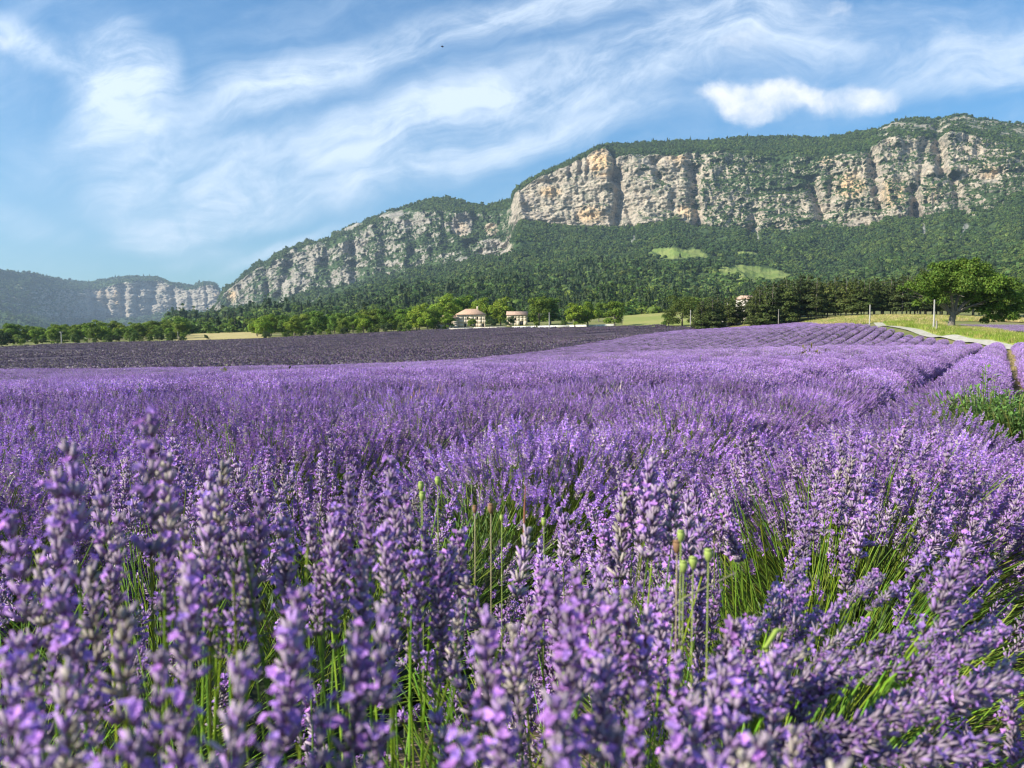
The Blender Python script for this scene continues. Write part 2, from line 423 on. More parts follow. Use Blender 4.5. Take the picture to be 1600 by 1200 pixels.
# ------------------------------------------------------------------ mountains
def mountain_mat(name):
    m, nt, bs, out = material(name)
    pos = nt.add('ShaderNodeNewGeometry').outputs['Position']
    def at(n):
        a = nt.add('ShaderNodeAttribute'); a.attribute_name = n; return a.outputs['Fac']
    rk, oc, md, sc_ = at('rock'), at('ochre'), at('meadow'), at('scree')
    st = nt.vm('MULTIPLY', pos, (1, 1, 3.5))
    n1 = nt.noise(st, .012, 9, .65, .6); n2 = nt.noise(pos, .05, 7, .7)
    vert = nt.noise(nt.vm('MULTIPLY', pos, (1, 1, .22)), .09, 8, .75)
    rock = nt.ramp(nt.math('ADD', nt.math('MULTIPLY', n1, .5), nt.math('MULTIPLY', vert, .5)),
                   [(.30, (.17, .15, .13)), (.44, (.37, .315, .245)), (.60, (.53, .455, .345))])
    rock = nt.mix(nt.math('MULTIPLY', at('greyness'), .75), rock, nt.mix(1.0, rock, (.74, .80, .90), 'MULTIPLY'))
    rock = nt.mix(nt.math('MULTIPLY', oc, nt.mr(n1, .30, .52)), rock, (.66, .45, .24))
    crack = nt.noise(nt.vm('MULTIPLY', pos, (1, 1, 1.6)), .035, 8, .75, 1.2)
    bed = nt.noise(nt.vm('MULTIPLY', pos, (.25, .25, 4.0)), .03, 6, .7, .8)
    rock = nt.mix(nt.mr(bed, .52, .60, 0, .45), rock, (.20, .175, .14))
    rock = nt.mix(nt.mr(crack, .50, .57, 0, .72), rock, (.10, .115, .08))
    veg = nt.mix(nt.mr(n2, .35, .65), (.038, .07, .026), (.07, .105, .036))
    mix = nt.math('ADD', rk, nt.math('MULTIPLY', nt.math('SUBTRACT', n2, .5), 1.3))
    mix = nt.mr(mix, .40, .62)
    col = nt.mix(mix, veg, rock)
    col = nt.mix(nt.math('MULTIPLY', sc_, .75), col, (.33, .32, .27))
    mead = nt.mix(nt.mr(nt.noise(pos, .02, 5, .6), .4, .6), (.17, .235, .06), (.24, .28, .085))
    col = nt.mix(md, col, mead)
    nt.l.new(col, bs.inputs['Base Color'])
    bp = nt.add('ShaderNodeBump'); bp.inputs['Strength'].default_value = .7; bp.inputs['Distance'].default_value = 9
    hh = nt.math('ADD', nt.math('MULTIPLY', vert, .5), nt.math('MULTIPLY', crack, -.7))
    nt.l.new(hh, bp.inputs['Height']); nt.l.new(bp.outputs[0], bs.inputs['Normal'])
    bs.inputs['Roughness'].default_value = 1.0; bs.inputs['Specular IOR Level'].default_value = 0.05
    return m
M_mount = mountain_mat('limestone_and_scrub')

def ip(px, tab):
    t = np.array(tab, float); return np.interp(px, t[:, 0], t[:, 1])

def smooth1(a, k):
    if k < 2: return a
    w = np.hanning(k+2)[1:-1]; w /= w.sum()
    return np.convolve(np.pad(a, k, mode='edge'), w, mode='same')[k:-k]

def sheet3d(name, px, D, PY, rocklev, counts, gullies, cliffseg, ochre=(), meadows=(), screes=(), jag=1.0, seed=3, coarse=1.0, label=None):
    """px (n,), D/PY (nodes, n): profile of distance and elevation per bearing.  returns grids for scattering"""
    n = len(px)
    rows_d, rows_p, seg = [], [], []
    K = len(D)
    for k in range(K-1):
        c = counts[k]; t = np.linspace(0, 1, c, endpoint=(k == K-2))
        tt = t[:, None]
        rows_d.append(D[k]*(1-tt)+D[k+1]*tt); rows_p.append(PY[k]*(1-tt)+PY[k+1]*tt); seg.append(k+t)
    DD = np.concatenate(rows_d); PP = np.concatenate(rows_p); SEG = np.concatenate(seg)[:, None] + 0*DD
    # soften profile corners outside the cliff
    PXg = px[None, :] + 0*DD
    X, Y, Z = P(PXg, PP, DD)
    cl = sstep(cliffseg-.12, cliffseg+.05, SEG)*(1-sstep(cliffseg+1.0, cliffseg+1.45, SEG))
    slope = sstep(0.02, .5, SEG)*(1-sstep(K-1.6, K-1.05, SEG))
    xs, ys, zs = X/100, Y/100, Z/100
    # gullies and buttresses pushed in and out along the line of sight
    g = np.zeros_like(DD)
    # sharp-edged buttresses: ridge noise in bearing, warped with height
    wv = fbm(PXg/60, Z/120, seed=seed+5, octv=3)*16
    bu = fbm((PXg+wv*1.6)/80, Z/260, seed=seed, octv=4, gain=.55, ridged=True)
    bu2 = fbm((PXg+wv*1.2)/24, Z/130, seed=seed+9, octv=4, gain=.6, ridged=True)
    rk3 = fbm(xs*2.6, ys*2.6, zs*4.2, seed=seed+21, octv=5, gain=.6)
    led = fbm(xs*.5, ys*.5, zs*5.5, seed=seed+33, octv=3, gain=.5)
    lg = fbm(PXg/170, Z/34, seed=seed+61, octv=3, gain=.5)
    big = fbm(xs*.9, ys*.9, zs*1.3, seed=seed+77, octv=4, gain=.5, ridged=True)
    jag3 = fbm(xs*5.5, ys*5.5, zs*9, seed=seed+88, octv=4, gain=.65, ridged=True)
    g += cl*(-bu*19 - bu2*13 - big*11 - rk3*15 - jag3*10 + led*12 + lg*13)*coarse
    for (gx0, gy0, gx1, gy1, wd, dp) in gullies:
        gx = gx0 + (PP-gy0)/(gy1-gy0)*(gx1-gx0)
        inr = sstep(gy0-6, gy0+6, PP)*(1-sstep(gy1-6, gy1+6, PP))
        g += .62*dp*np.exp(-((PXg-gx + fbm(PP/12, PXg/50, seed=seed+71, octv=2)*4)/wd)**2)*inr
    g = g*jag
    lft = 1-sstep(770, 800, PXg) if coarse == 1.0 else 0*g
    g = g + cl*lft*(-fbm(PXg/38+DD/900, PP/30, seed=301, octv=5, gain=.6, ridged=True)*55)
    sl = slope*(1-cl)
    g2 = sl*(1-.88*sstep(K-4.0, K-2.6, SEG))*(fbm(PXg/110, DD/500, seed=seed+40, octv=5, gain=.5, ridged=True)*(DD/2200)*34)
    DD2 = DD + g
    X, Y, _ = P(PXg, PP, DD2)
    _, _, Z0 = P(PXg, PP, DD)
    Z = Z0 + g2 + cl*rk3*5*coarse + (1-cl)*slope*rk3*3.5
    # rough the skyline a little
    V = np.stack([X.ravel(), Y.ravel(), Z.ravel()], 1)
    m = len(DD)
    i, j = np.meshgrid(np.arange(m-1), np.arange(n-1), indexing='ij'); a = i*n+j
    Q = np.stack([a, a+1, a+n+1, a+n], -1).reshape(-1, 4)
    G = np.stack([X, Y, Z], -1)
    du = np.gradient(G, axis=1); dv = np.gradient(G, axis=0)
    N = np.cross(du, dv); N /= np.linalg.norm(N, axis=-1)[..., None]+1e-9
    nz = np.abs(N[..., 2])
    steep = 1-sstep(.30, .72, nz)
    PP = CY - FPX*np.tan(np.arctan((Z-CAMZ)/Y)+PITCH)
    rl = rocklev(PXg, PP, SEG)
    nn = fbm(xs*1.6, ys*1.6, zs*2.2, seed=seed+50, octv=5, gain=.6)
    rock = np.clip(rl*.78 + cl*(steep-.40)*(.50-.2*lft) + nn*np.where(lft > .5, .62, .42)*(rl > .05), 0, 1)*(rl > .02)
    oc = np.zeros_like(DD); me_ = np.zeros_like(DD); sc = np.zeros_like(DD)
    for (a0, b0, rx, ry, w) in ochre:
        oc = np.maximum(oc, w*(1-sstep(.35, 1.1, np.hypot((PXg-a0)/rx, (PP-b0)/ry)+.25*nn)))
    for poly in meadows:
        a0, b0, rx, ry, tilt = poly
        dy = (PP-b0)-tilt*(PXg-a0)
        me_ = np.maximum(me_, 1-sstep(.92, 1.0, np.hypot((PXg-a0)/rx, dy/ry)+.40*fbm(PXg/16, PP/6, seed=9, octv=4)))
    for (a0, b0, a1, b1, w) in screes:
        tt = np.clip(((PXg-a0)*(a1-a0)+(PP-b0)*(b1-b0))/((a1-a0)**2+(b1-b0)**2), 0, 1)
        dd = np.hypot(PXg-a0-tt*(a1-a0), PP-b0-tt*(b1-b0))+nn*2.0
        sc = np.maximum(sc, 1-sstep(w*.6, w, dd))
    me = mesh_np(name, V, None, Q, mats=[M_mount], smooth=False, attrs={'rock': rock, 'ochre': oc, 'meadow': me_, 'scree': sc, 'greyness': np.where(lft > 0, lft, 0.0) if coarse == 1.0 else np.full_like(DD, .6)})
    link(name, me, kind='structure')
    return dict(G=G, rock=rock, meadow=me_, scree=sc, SEG=SEG, PX=PXg, PY=PP, D=DD2, cl=cl, steep=steep, nn=nn)

# main massif
pxm = np.arange(262, 1900, 1.35)
ridge = [(262, 500), (300, 497), (318, 494), (335, 480), (350, 455), (365, 440), (380, 428), (410, 408), (430, 398), (460, 383), (480, 375), (515, 372), (520, 362), (560, 350), (600, 333), (640, 320), (680, 310), (700, 308), (730, 316), (760, 321), (798, 311), (806, 292), (830, 280), (870, 262), (900, 249), (935, 231), (950, 225), (1000, 224), (1050, 222), (1100, 220), (1150, 215), (1200, 215), (1250, 216), (1290, 215), (1330, 209), (1370, 203), (1400, 190), (1430, 186), (1460, 187), (1500, 180), (1540, 186), (1570, 192), (1600, 195), (1700, 210), (1800, 230), (1900, 250)]
ctop = [(262, 502), (318, 497), (335, 484), (350, 460), (400, 421), (460, 389), (515, 378), (560, 358), (620, 342), (680, 330), (740, 338), (795, 330), (808, 300), (830, 286), (870, 268), (935, 235), (946, 233), (960, 248), (1000, 242), (1055, 246), (1070, 240), (1130, 238), (1200, 246), (1290, 245), (1350, 240), (1395, 212), (1450, 214), (1500, 210), (1560, 222), (1620, 235), (1900, 265)]
cbase = [(262, 506), (318, 503), (335, 499), (350, 494), (400, 483), (450, 468), (500, 462), (560, 447), (620, 432), (700, 414), (760, 405), (790, 394), (812, 345), (830, 350), (870, 355), (950, 362), (1000, 356), (1050, 352), (1100, 355), (1150, 360), (1200, 363), (1260, 360), (1300, 356), (1350, 352), (1400, 347), (1450, 346), (1500, 337), (1540, 328), (1600, 305), (1700, 295), (1900, 300)]
mid = [(262, 510), (350, 503), (450, 492), (520, 484), (600, 466), (700, 450), (800, 431), (900, 420), (1000, 412), (1100, 412), (1200, 424), (1300, 420), (1400, 407), (1500, 392), (1600, 378), (1700, 370), (1900, 370)]
low = [(262, 513), (350, 510), (450, 505), (520, 500), (600, 488), (700, 474), (800, 464), (900, 458), (1000, 462), (1100, 462), (1200, 468), (1300, 465), (1400, 458), (1500, 448), (1600, 432), (1700, 425), (1900, 420)]
d_cb = smooth1(ip(pxm, [(262, 3200), (350, 3000), (500, 2750), (700, 2450), (790, 2450), (830, 2400), (1000, 2270), (1200, 2120), (1400, 1960), (1600, 1800), (1900, 1600)]), 31)
run = ip(pxm, [(262, 60), (350, 160), (500, 330), (700, 340), (780, 300), (812, 90), (950, 110), (1050, 150), (1200, 200), (1300, 180), (1400, 210), (1500, 260), (1600, 300), (1900, 300)])
toe_z = H(np.array([dxy(p, 420)[0] for p in pxm]), np.full(len(pxm), 420.))
jl = smooth1(np.random.default_rng(3).normal(0, 1, len(pxm)), 5)*1.6 + fbm(pxm/13, 0*pxm, seed=8, octv=4)*ip(pxm, [(262, 12), (520, 11), (600, 5), (640, 2.5), (1350, 2), (1500, 3), (1900, 2)])
hp = lambda z, d: CY - FPX*np.tan(np.arctan((z-CAMZ)/d)+PITCH)
Dm = np.array([np.full(len(pxm), 405.), np.full(len(pxm), 900.), np.full(len(pxm), 1500.), d_cb, d_cb+run, d_cb+run+ip(pxm, [(262, 100), (700, 200), (800, 60), (950, 260), (1200, 400), (1900, 400)]), d_cb+run+1100])
PYm = np.array([hp(toe_z-3, 405.), smooth1(ip(pxm, low), 41), smooth1(ip(pxm, mid), 41), smooth1(ip(pxm, cbase), 9), smooth1(ip(pxm, ctop), 5), ip(pxm, ridge)+jl*.6, ip(pxm, ridge)+70])
PYm[4] = np.maximum(PYm[4], PYm[5]+1)

def rl_main(px, py, seg):
    wob = fbm(px/26, py/18, seed=411, octv=4)*np.interp(px, [262, 770, 812, 1900], [.34, .30, .05, .10])
    cliff = sstep(2.93, 3.03, seg+wob)*(1-sstep(3.95, 4.12, seg+wob*.6))
    lev = np.interp(px, [262, 350, 450, 560, 640, 700, 770, 800, 812, 1060, 1090, 1200, 1300, 1400, 1500, 1600, 1900],
                    [.85, .82, .72, .58, .48, .38, .36, .42, 1.05, .95, .74, .66, .80, .75, .70, .55, .5])
    r = cliff*lev
    # vegetated upper part of the middle section, rock band low
    up = np.exp(-((px-1210)/90)**2)*(1-sstep(285, 315, py)); r = r*(1-.55*up)
    topv = sstep(4.05, 4.2, seg)*np.interp(px, [262, 540, 600, 800, 810], [.50, .48, .24, .15, .05]) + sstep(4.0, 4.1, seg)*np.where(px > 1370, .55, 0)
    r = np.maximum(r, topv*(1-sstep(4.95, 5.0, seg)))
    # outlying crags below the first ridge
    for (a, b, rx, ry, w) in [(722, 352, 20, 24, 1.0), (768, 358, 14, 13, 1.0), (770, 388, 44, 17, .85), (700, 402, 60, 12, .55), (570, 430, 14, 20, .6), (640, 340, 60, 14, .75), (1545, 275, 26, 16, .8), (1560, 305, 30, 9, .6), (1475, 225, 20, 14, .7), (1540, 220, 40, 10, .6)]:
        r = np.maximum(r, w*(1-sstep(.6, 1.15, np.hypot((px-a)/rx, (py-b)/ry))))
    return r
gul = [(966, 262, 966, 366, 7, 70), (978, 310, 990, 365, 7, 50), (1082, 255, 1092, 362, 9, 80), (1052, 300, 1050, 356, 6, 30), (1178, 325, 1178, 365, 8, 50),
       (1268, 275, 1288, 345, 10, 80), (1300, 262, 1296, 330, 5, 40), (1362, 230, 1375, 330, 8, 55), (1428, 290, 1432, 350, 8, 75), (1462, 190, 1474, 275, 9, 80), (1445, 215, 1438, 290, 6, 35),
       (1490, 275, 1502, 335, 8, 50), (806, 300, 822, 350, 6, -50), (958, 240, 960, 290, 4, 40), (905, 240, 912, 275, 3, 25), (890, 248, 893, 280, 3, 25), (918, 238, 921, 282, 3, 35), (1025, 250, 1034, 290, 6, 35),
       (460, 400, 432, 470, 9, 95), (420, 415, 418, 470, 8, 60), (552, 380, 558, 450, 9, 95), (510, 390, 520, 450, 10, 50), (380, 440, 392, 490, 8, 60), (640, 330, 650, 400, 10, 60), (690, 330, 700, 380, 8, 60), (742, 340, 748, 380, 8, 50), (600, 360, 605, 420, 9, 60)]
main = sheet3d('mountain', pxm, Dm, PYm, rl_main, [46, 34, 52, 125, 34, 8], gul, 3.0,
               ochre=[(938, 256, 22, 34, 1), (860, 300, 20, 12, .8), (925, 336, 30, 18, .8), (1075, 330, 20, 16, .7), (1060, 248, 24, 10, .6), (1330, 290, 30, 26, .9), (1395, 300, 26, 26, .75), (768, 358, 18, 14, .45), (722, 355, 16, 20, .3), (1545, 268, 18, 16, .6), (1290, 250, 20, 12, .4), (1460, 300, 20, 20, .4), (362, 462, 10, 14, .7)],
               meadows=[(1059, 397, 47, 8.5, .03), (1178, 429, 58, 14.5, .06), (1168, 396, 15, 3.5, .0)],
               screes=[(993, 362, 988, 380, 2.2), (1510, 352, 1500, 372, 4), (448, 460, 432, 482, 3), (500, 462, 470, 486, 3), (1180, 360, 1184, 372, 2.5), (1442, 345, 1446, 380, 2)], seed=3)

# far range on the left
pxf = np.arange(-520, 470, 1.5)
f_ridge = [(-520, 380), (-300, 395), (-100, 412), (0, 420), (30, 425), (60, 430), (100, 437), (135, 440), (150, 439), (180, 434), (200, 432), (245, 432), (256, 436), (264, 442), (290, 445), (303, 449), (306, 444), (315, 442), (334, 443), (341, 450), (350, 463), (380, 476), (470, 495)]
f_ct = [(-520, 400), (0, 444), (60, 446), (110, 452), (150, 452), (200, 440), (250, 438), (290, 452), (305, 452), (315, 446), (334, 446), (345, 460), (470, 497)]
f_cb = [(-520, 495), (0, 497), (60, 499), (110, 502), (150, 501), (200, 499), (250, 498), (300, 498), (340, 492), (470, 500)]
df = smooth1(ip(pxf, [(-520, 3000), (-200, 3300), (0, 3700), (60, 4200), (110, 4900), (150, 5300), (250, 5500), (350, 5300), (470, 5200)]), 25)
Df = np.array([df-1100, df-150, df+120, df+ip(pxf, [(-520, 900), (0, 800), (110, 520), (180, 330), (350, 330), (470, 330)]), df+1050, df+1800])
PYf = np.array([np.full(len(pxf), 518.), ip(pxf, f_cb)+6, smooth1(ip(pxf, f_cb), 11), smooth1(ip(pxf, f_ct), 5), ip(pxf, f_ridge), ip(pxf, f_ridge)+60])
PYf[3] = np.maximum(PYf[3], PYf[4]+1)
def rl_far(px, py, seg):
    cliff = sstep(1.9, 2.1, seg)*(1-sstep(2.9, 3.1, seg))
    return cliff*np.interp(px, [-520, 0, 60, 110, 150, 340, 470], [.45, .55, .6, .75, 1.15, 1.15, .7]) + .18*sstep(3.0, 3.2, seg)*(1-sstep(3.9, 4, seg))
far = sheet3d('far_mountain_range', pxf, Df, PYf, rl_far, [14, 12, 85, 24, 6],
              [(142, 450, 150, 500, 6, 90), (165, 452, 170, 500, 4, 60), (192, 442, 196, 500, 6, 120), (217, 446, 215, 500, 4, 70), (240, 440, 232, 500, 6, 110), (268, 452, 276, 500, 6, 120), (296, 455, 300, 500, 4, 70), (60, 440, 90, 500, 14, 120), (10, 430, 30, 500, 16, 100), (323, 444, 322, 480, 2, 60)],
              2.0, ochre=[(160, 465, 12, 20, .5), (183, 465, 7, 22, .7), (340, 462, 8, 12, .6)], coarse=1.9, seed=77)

# ------------------------------------------------------------------ foliage materials and tree meshes
def leaf_mat(name, hue_var=0.0, trans=0.35, rough=.6, spec=.2):
    m, nt, bs, out = material(name)
    a = nt.add('ShaderNodeAttribute'); a.attribute_name = 'Col'
    oi = nt.add('ShaderNodeObjectInfo')
    v = nt.mr(oi.outputs['Random'], 0, 1, .78, 1.22, False)
    col = nt.mix(1.0, a.outputs['Color'], v, 'MULTIPLY')
    if hue_var:
        hs = nt.add('ShaderNodeHueSaturation'); nt.put(hs.inputs['Color'], col)
        r2 = nt.math('FRACT', nt.math('MULTIPLY', oi.outputs['Random'], 7.31))
        nt.put(hs.inputs['Hue'], nt.mr(r2, 0, 1, .5-hue_var, .5+hue_var, False)); col = hs.outputs[0]
    nt.put(bs.inputs['Base Color'], col)
    bs.inputs['Roughness'].default_value = rough; bs.inputs['Specular IOR Level'].default_value = spec
    if trans:
        tr = nt.add('ShaderNodeBsdfTranslucent'); nt.put(tr.inputs[0], col)
        mx = nt.add('ShaderNodeMixShader'); mx.inputs[0].default_value = trans
        nt.l.new(bs.outputs[0], mx.inputs[1]); nt.l.new(tr.outputs[0], mx.inputs[2]); nt.l.new(mx.outputs[0], out.inputs[0])
    return m
M_leaf = leaf_mat('leaf', .012)
M_needle = leaf_mat('needle', .008, .15)
m_bark, _nt, _bs, _o = material('bark')
_pos = _nt.add('ShaderNodeNewGeometry').outputs['Position']
_nt.l.new(_nt.ramp(_nt.noise(_nt.vm('MULTIPLY', _pos, (6, 6, 1.2)), 1.5, 6, .7), [(.3, (.09, .075, .06)), (.7, (.27, .235, .19))]), _bs.inputs['Base Color'])
M_bark = m_bark

def rand_unit(r, n):
    v = r.normal(size=(n, 3)); return v/np.linalg.norm(v, axis=1)[:, None]

def cards(r, C, N, size, aspect=1.0, col=(.06, .1, .03), var=.3):
    """quads centred at C facing N"""
    n = len(C); u = np.cross(N, rand_unit(r, n)); u /= np.linalg.norm(u, axis=1)[:, None]+1e-9
    v = np.cross(N, u); s = (size*(r.uniform(.6, 1.3, n)))[:, None]
    u = u*s; v = v*s*aspect
    bend = N*s*.25
    V = np.stack([C-u-bend, C-v, C+u-bend, C+v], 1).reshape(-1, 3)
    Q = np.arange(4*n).reshape(n, 4)
    k = r.uniform(1-var, 1+var, (n, 1)); c = np.asarray(col)[None]*k
    c[:, 0] *= r.uniform(.85, 1.25, n)
    return V, Q, np.repeat(c, 4, 0)

def tube(path, rad, sides=6):
    path = np.array(path, float); rad = np.array(rad, float); n = len(path)
    t = np.gradient(path, axis=0); t /= np.linalg.norm(t, axis=1)[:, None]+1e-9
    up = np.array([0.31, .95, .05]); u = np.cross(t, up); u /= np.linalg.norm(u, axis=1)[:, None]+1e-9
    v = np.cross(t, u); a = np.arange(sides)/sides*2*math.pi
    ring = path[:, None]+rad[:, None, None]*(u[:, None]*np.cos(a)[None, :, None]+v[:, None]*np.sin(a)[None, :, None])
    V = ring.reshape(-1, 3); i, j = np.meshgrid(np.arange(n-1), np.arange(sides), indexing='ij')
    Q = np.stack([i*sides+j, i*sides+(j+1) % sides, (i+1)*sides+(j+1) % sides, (i+1)*sides+j], -1).reshape(-1, 4)
    return V, Q

def join(parts):
    Vs, Qs, Cs, off = [], [], [], 0
    for p in parts:
        V, Q = p[0], p[1]; Vs.append(V); Qs.append(Q+off); off += len(V)
        if len(p) > 2: Cs.append(p[2])
    return np.concatenate(Vs), np.concatenate(Qs), (np.concatenate(Cs) if Cs else None)

def crown(r, lobes, n, size, col, var=.3, aspect=.8, hollow=.55):
    L = np.array(lobes); w = (L[:, 3]*L[:, 4]*L[:, 5])**.7; k = r.choice(len(L), n, p=w/w.sum())
    d = rand_unit(r, n); d[:, 2] = np.where(d[:, 2] < -.35, -d[:, 2], d[:, 2])
    rr = (r.uniform(hollow**3, 1, n))**(1/3)*r.uniform(.86, 1.12, n)
    C = L[k, :3]+d*rr[:, None]*L[k, 3:6]
    N = d+rand_unit(r, n)*.8+np.array([0, 0, .3]); N /= np.linalg.norm(N, axis=1)[:, None]
    lob = (.8+.4*r.uniform(size=len(L)))[k][:, None]
    V, Q, c = cards(r, C, N, size, aspect, col, var)
    return V, Q, c*np.repeat(lob, 4, 0)

def broad_lobes(r, h, w, n, base=.25, flat=.8):
    out = [(0, 0, h*(base+(1-base)*.5), w*.55, w*.55, h*(1-base)*.42)]
    for i in range(n):
        a = i*2.4+r.uniform(-.5, .5); z = h*(base+.1+(1-base-.22)*r.uniform(0, 1)); q = w*.62*math.sqrt(max(.1, 1-((z/h-.5)/.62)**2))*r.uniform(.6, 1.05)
        s = w*r.uniform(.20, .38); out.append((q*math.cos(a), q*math.sin(a), z, s, s, s*flat))
    return out

def deciduous(seed, h, w, n, size, col, nl=14, base=.22, name='tree'):
    r = np.random.default_rng(seed); lobes = broad_lobes(r, h, w, nl, base)
    V, Q, c = crown(r, lobes, n, size, col)
    cr = mesh_np(name+'_crown', V, None, Q, c, [M_leaf])
    pr = [tube([(0, 0, -.3), (.05, .03, h*.15), (-.05*h*.1, 0, h*.35), (0.1, .05, h*.7)], [h*.035, h*.027, h*.022, h*.006])]
    for l in lobes[1:7]:
        pr.append(tube([(0, 0, h*.25), (l[0]*.5, l[1]*.5, (h*.25+l[2])*.52), (l[0]*.95, l[1]*.95, l[2])], [h*.014, h*.009, h*.003], 5))
    V, Q, _ = join(pr); tk = mesh_np(name+'_trunk', V, None, Q, None, [M_bark], smooth=True)
    return tk, cr

def pine(seed, h, w, n, size, col, bare=.25, taper=.5, name='pine'):
    r = np.random.default_rng(seed); lobes = []
    nt_ = 12
    for k in range(nt_):
        f = k/(nt_-1); z = h*(bare+(1-bare)*f*.96); rad = w*(1-f)**taper*(.75+.35*r.uniform())+.3
        for j in range(max(2, int(5*(1-f)+2))):
            a = r.uniform(0, 6.28); q = rad*.62; s = rad*r.uniform(.35, .6)
            lobes.append((q*math.cos(a), q*math.sin(a), z+r.uniform(-.3, .3), s, s, h*.04+.12*s))
    V, Q, c = crown(r, lobes, n, size, col, .35, .55, .3)
    cr = mesh_np(name+'_crown', V, None, Q, c, [M_needle])
    pr = [tube([(0, 0, -.3), (.08, 0, h*.4), (0, .05, h*.95)], [h*.018, h*.012, h*.003])]
    for l in lobes[::3]: pr.append(tube([(0, 0, l[2]-.3), (l[0], l[1], l[2])], [.06, .02], 4))
    V, Q, _ = join(pr); tk = mesh_np(name+'_trunk', V, None, Q, None, [M_bark], smooth=True)
    return tk, cr

# small crowns for the woods on the slopes
def small_crown(seed, kind, col, n, size):
    r = np.random.default_rng(seed)
    if kind == 'round': lobes = [(0, 0, .45, .42, .42, .42)]+[(.28*math.cos(a), .28*math.sin(a), r.uniform(.35, .7), .22, .22, .2) for a in r.uniform(0, 6.28, 5)]
    else: lobes = [(0, 0, z, .38*(1-z*.85), .38*(1-z*.85), .16) for z in np.linspace(.15, 1.05, 6)]
    V, Q, c = crown(r, lobes, n, size, col, .35, .8, .65)
    # solid heart so the crown is not see-through
    bm = bmesh.new(); bmesh.ops.create_icosphere(bm, subdivisions=2, radius=.34)
    Vi = np.array([v.co[:] for v in bm.verts]); Fi = np.array([[v.index for v in f.verts] for f in bm.faces]); bm.free()
    if kind == 'round': Vi = Vi*(1+.25*vnoise(Vi[:, 0]*5+seed, Vi[:, 1]*5, Vi[:, 2]*5))[:, None]+[0, 0, .45]
    else: Vi = np.stack([Vi[:, 0]*(1-.9*(Vi[:, 2]/.34*.5+.5)), Vi[:, 1]*(1-.9*(Vi[:, 2]/.34*.5+.5)), (Vi[:, 2]/.34*.5+.5)*1.05], 1)
    V2 = np.r_[V, Vi]; c2 = np.r_[c, np.tile(np.array(col)[None]*.85, (len(Vi), 1))]
    return mesh_np('wood_crown', V2, Fi+len(V), Q, c2, [M_leaf])
C_far = collection_of('wood_far', [small_crown(i, 'round' if i < 4 else 'cone', c, 46, .15) for i, c in enumerate([(0.083, 0.142, 0.033), (0.105, 0.169, 0.037), (0.063, 0.115, 0.033), (0.128, 0.189, 0.040), (0.048, 0.084, 0.029), (0.057, 0.097, 0.031)])])
C_near = collection_of('wood_near', [small_crown(20+i, 'round' if i < 4 else 'cone', c, 260, .075) for i, c in enumerate([(0.084, 0.150, 0.029), (0.112, 0.189, 0.033), (0.063, 0.117, 0.028), (0.140, 0.208, 0.033), (0.042, 0.075, 0.024), (0.053, 0.088, 0.026)])])

def scatter_wood(g, name, n, w, size, coll, conef, label):
    G = g['G']; m, k = G.shape[:2]
    pw = w[:-1, :-1].ravel(); pw = pw/pw.sum()
    id_ = rng.choice(len(pw), n, p=pw); i, j = id_//(k-1), id_ % (k-1)
    a, b = rng.uniform(size=(2, n, 1))
    Pt = (G[i, j]*(1-a)+G[i+1, j]*a)*(1-b)+(G[i, j+1]*(1-a)+G[i+1, j+1]*a)*b
    s = size(g, i, j)*rng.uniform(.5, 1.0, n)*(1+.7*rng.uniform(size=n)**3)
    patch = fbm(Pt[:, 0]/130, Pt[:, 1]/130, Pt[:, 2]/60, seed=17, octv=4)
    Pt[:, 2] -= s*.12
    cone = rng.uniform(size=n) < conef(g, i, j)
    idx = np.where(cone, rng.integers(4, 6, n), np.where(rng.uniform(size=n) < sstep(-.35, .35, patch), rng.choice([1, 3], n), rng.choice([0, 2], n)))
    rot = np.zeros((n, 3)); rot[:, 2] = rng.uniform(0, 6.28, n)
    sc = np.stack([s, s, s*np.where(cone, 1.15, .95)], 1)
    return scatter(name, coll, Pt, rot, sc, idx, label=label, cat='forest')
def area_px(g):
    G = g['G']; n = np.abs(np.gradient(g['PY'], axis=0))*np.abs(np.gradient(g['PX'], axis=1))
    return n
def wts(g, cond):
    clear = np.zeros_like(g['D'])
    if g is main:
        for (a0, b0, rx, ry, tl) in [(1059, 401, 50, 12, .03), (1178, 435, 60, 20, .06), (1168, 399, 17, 6, 0)]:
            clear = np.maximum(clear, np.hypot((g['PX']-a0)/rx, (g['PY']-b0-tl*(g['PX']-a0))/ry) < 1)
    veg = (1-sstep(.25, .55, g['rock']))*(1-g['meadow'])*(1-g['scree'])*(1-clear*.93)
    dens = .12+.88*sstep(-.30, .12, g['nn'])
    return veg*cond*dens
A_ = np.linalg.norm(np.cross(np.gradient(main['G'], axis=0), np.gradient(main['G'], axis=1)), axis=-1)
sg = main['SEG']
scatter_wood(main, 'wooded_slope', 42000, wts(main, (sg > .9) & (sg < 3.05))*(A_**.5*area_px(main)**.35), lambda g, i, j: 9+4.0*(g['D'][i, j] < 1300), C_far,
             lambda g, i, j: .08+.20*((g['SEG'][i, j] < 1.7) & (g['PX'][i, j] < 1010)), 'dense dark green woods covering the slopes below the limestone cliffs')
scatter_wood(main, 'near_wood', 9000, wts(main, (sg < 1.0))*(A_**.5), lambda g, i, j: 9.0+0*i, C_near,
             lambda g, i, j: .10+.18*(g['PX'][i, j] > 540), 'woods at the foot of the mountain behind the farmhouse')
scatter_wood(main, 'cliff_scrub', 26000, wts(main, (sg > 2.95) & (sg < 5.1))*(A_**.5)*(1.25-main['rock'])*(1+1.2*(sg > 4.0)), lambda g, i, j: 6.5+2.5*(g['SEG'][i, j] > 4), C_far, lambda g, i, j: .1+0*i,
             'dark scrub and trees on the cliff ledges and along the ridge top')
A2 = np.linalg.norm(np.cross(np.gradient(far['G'], axis=0), np.gradient(far['G'], axis=1)), axis=-1)
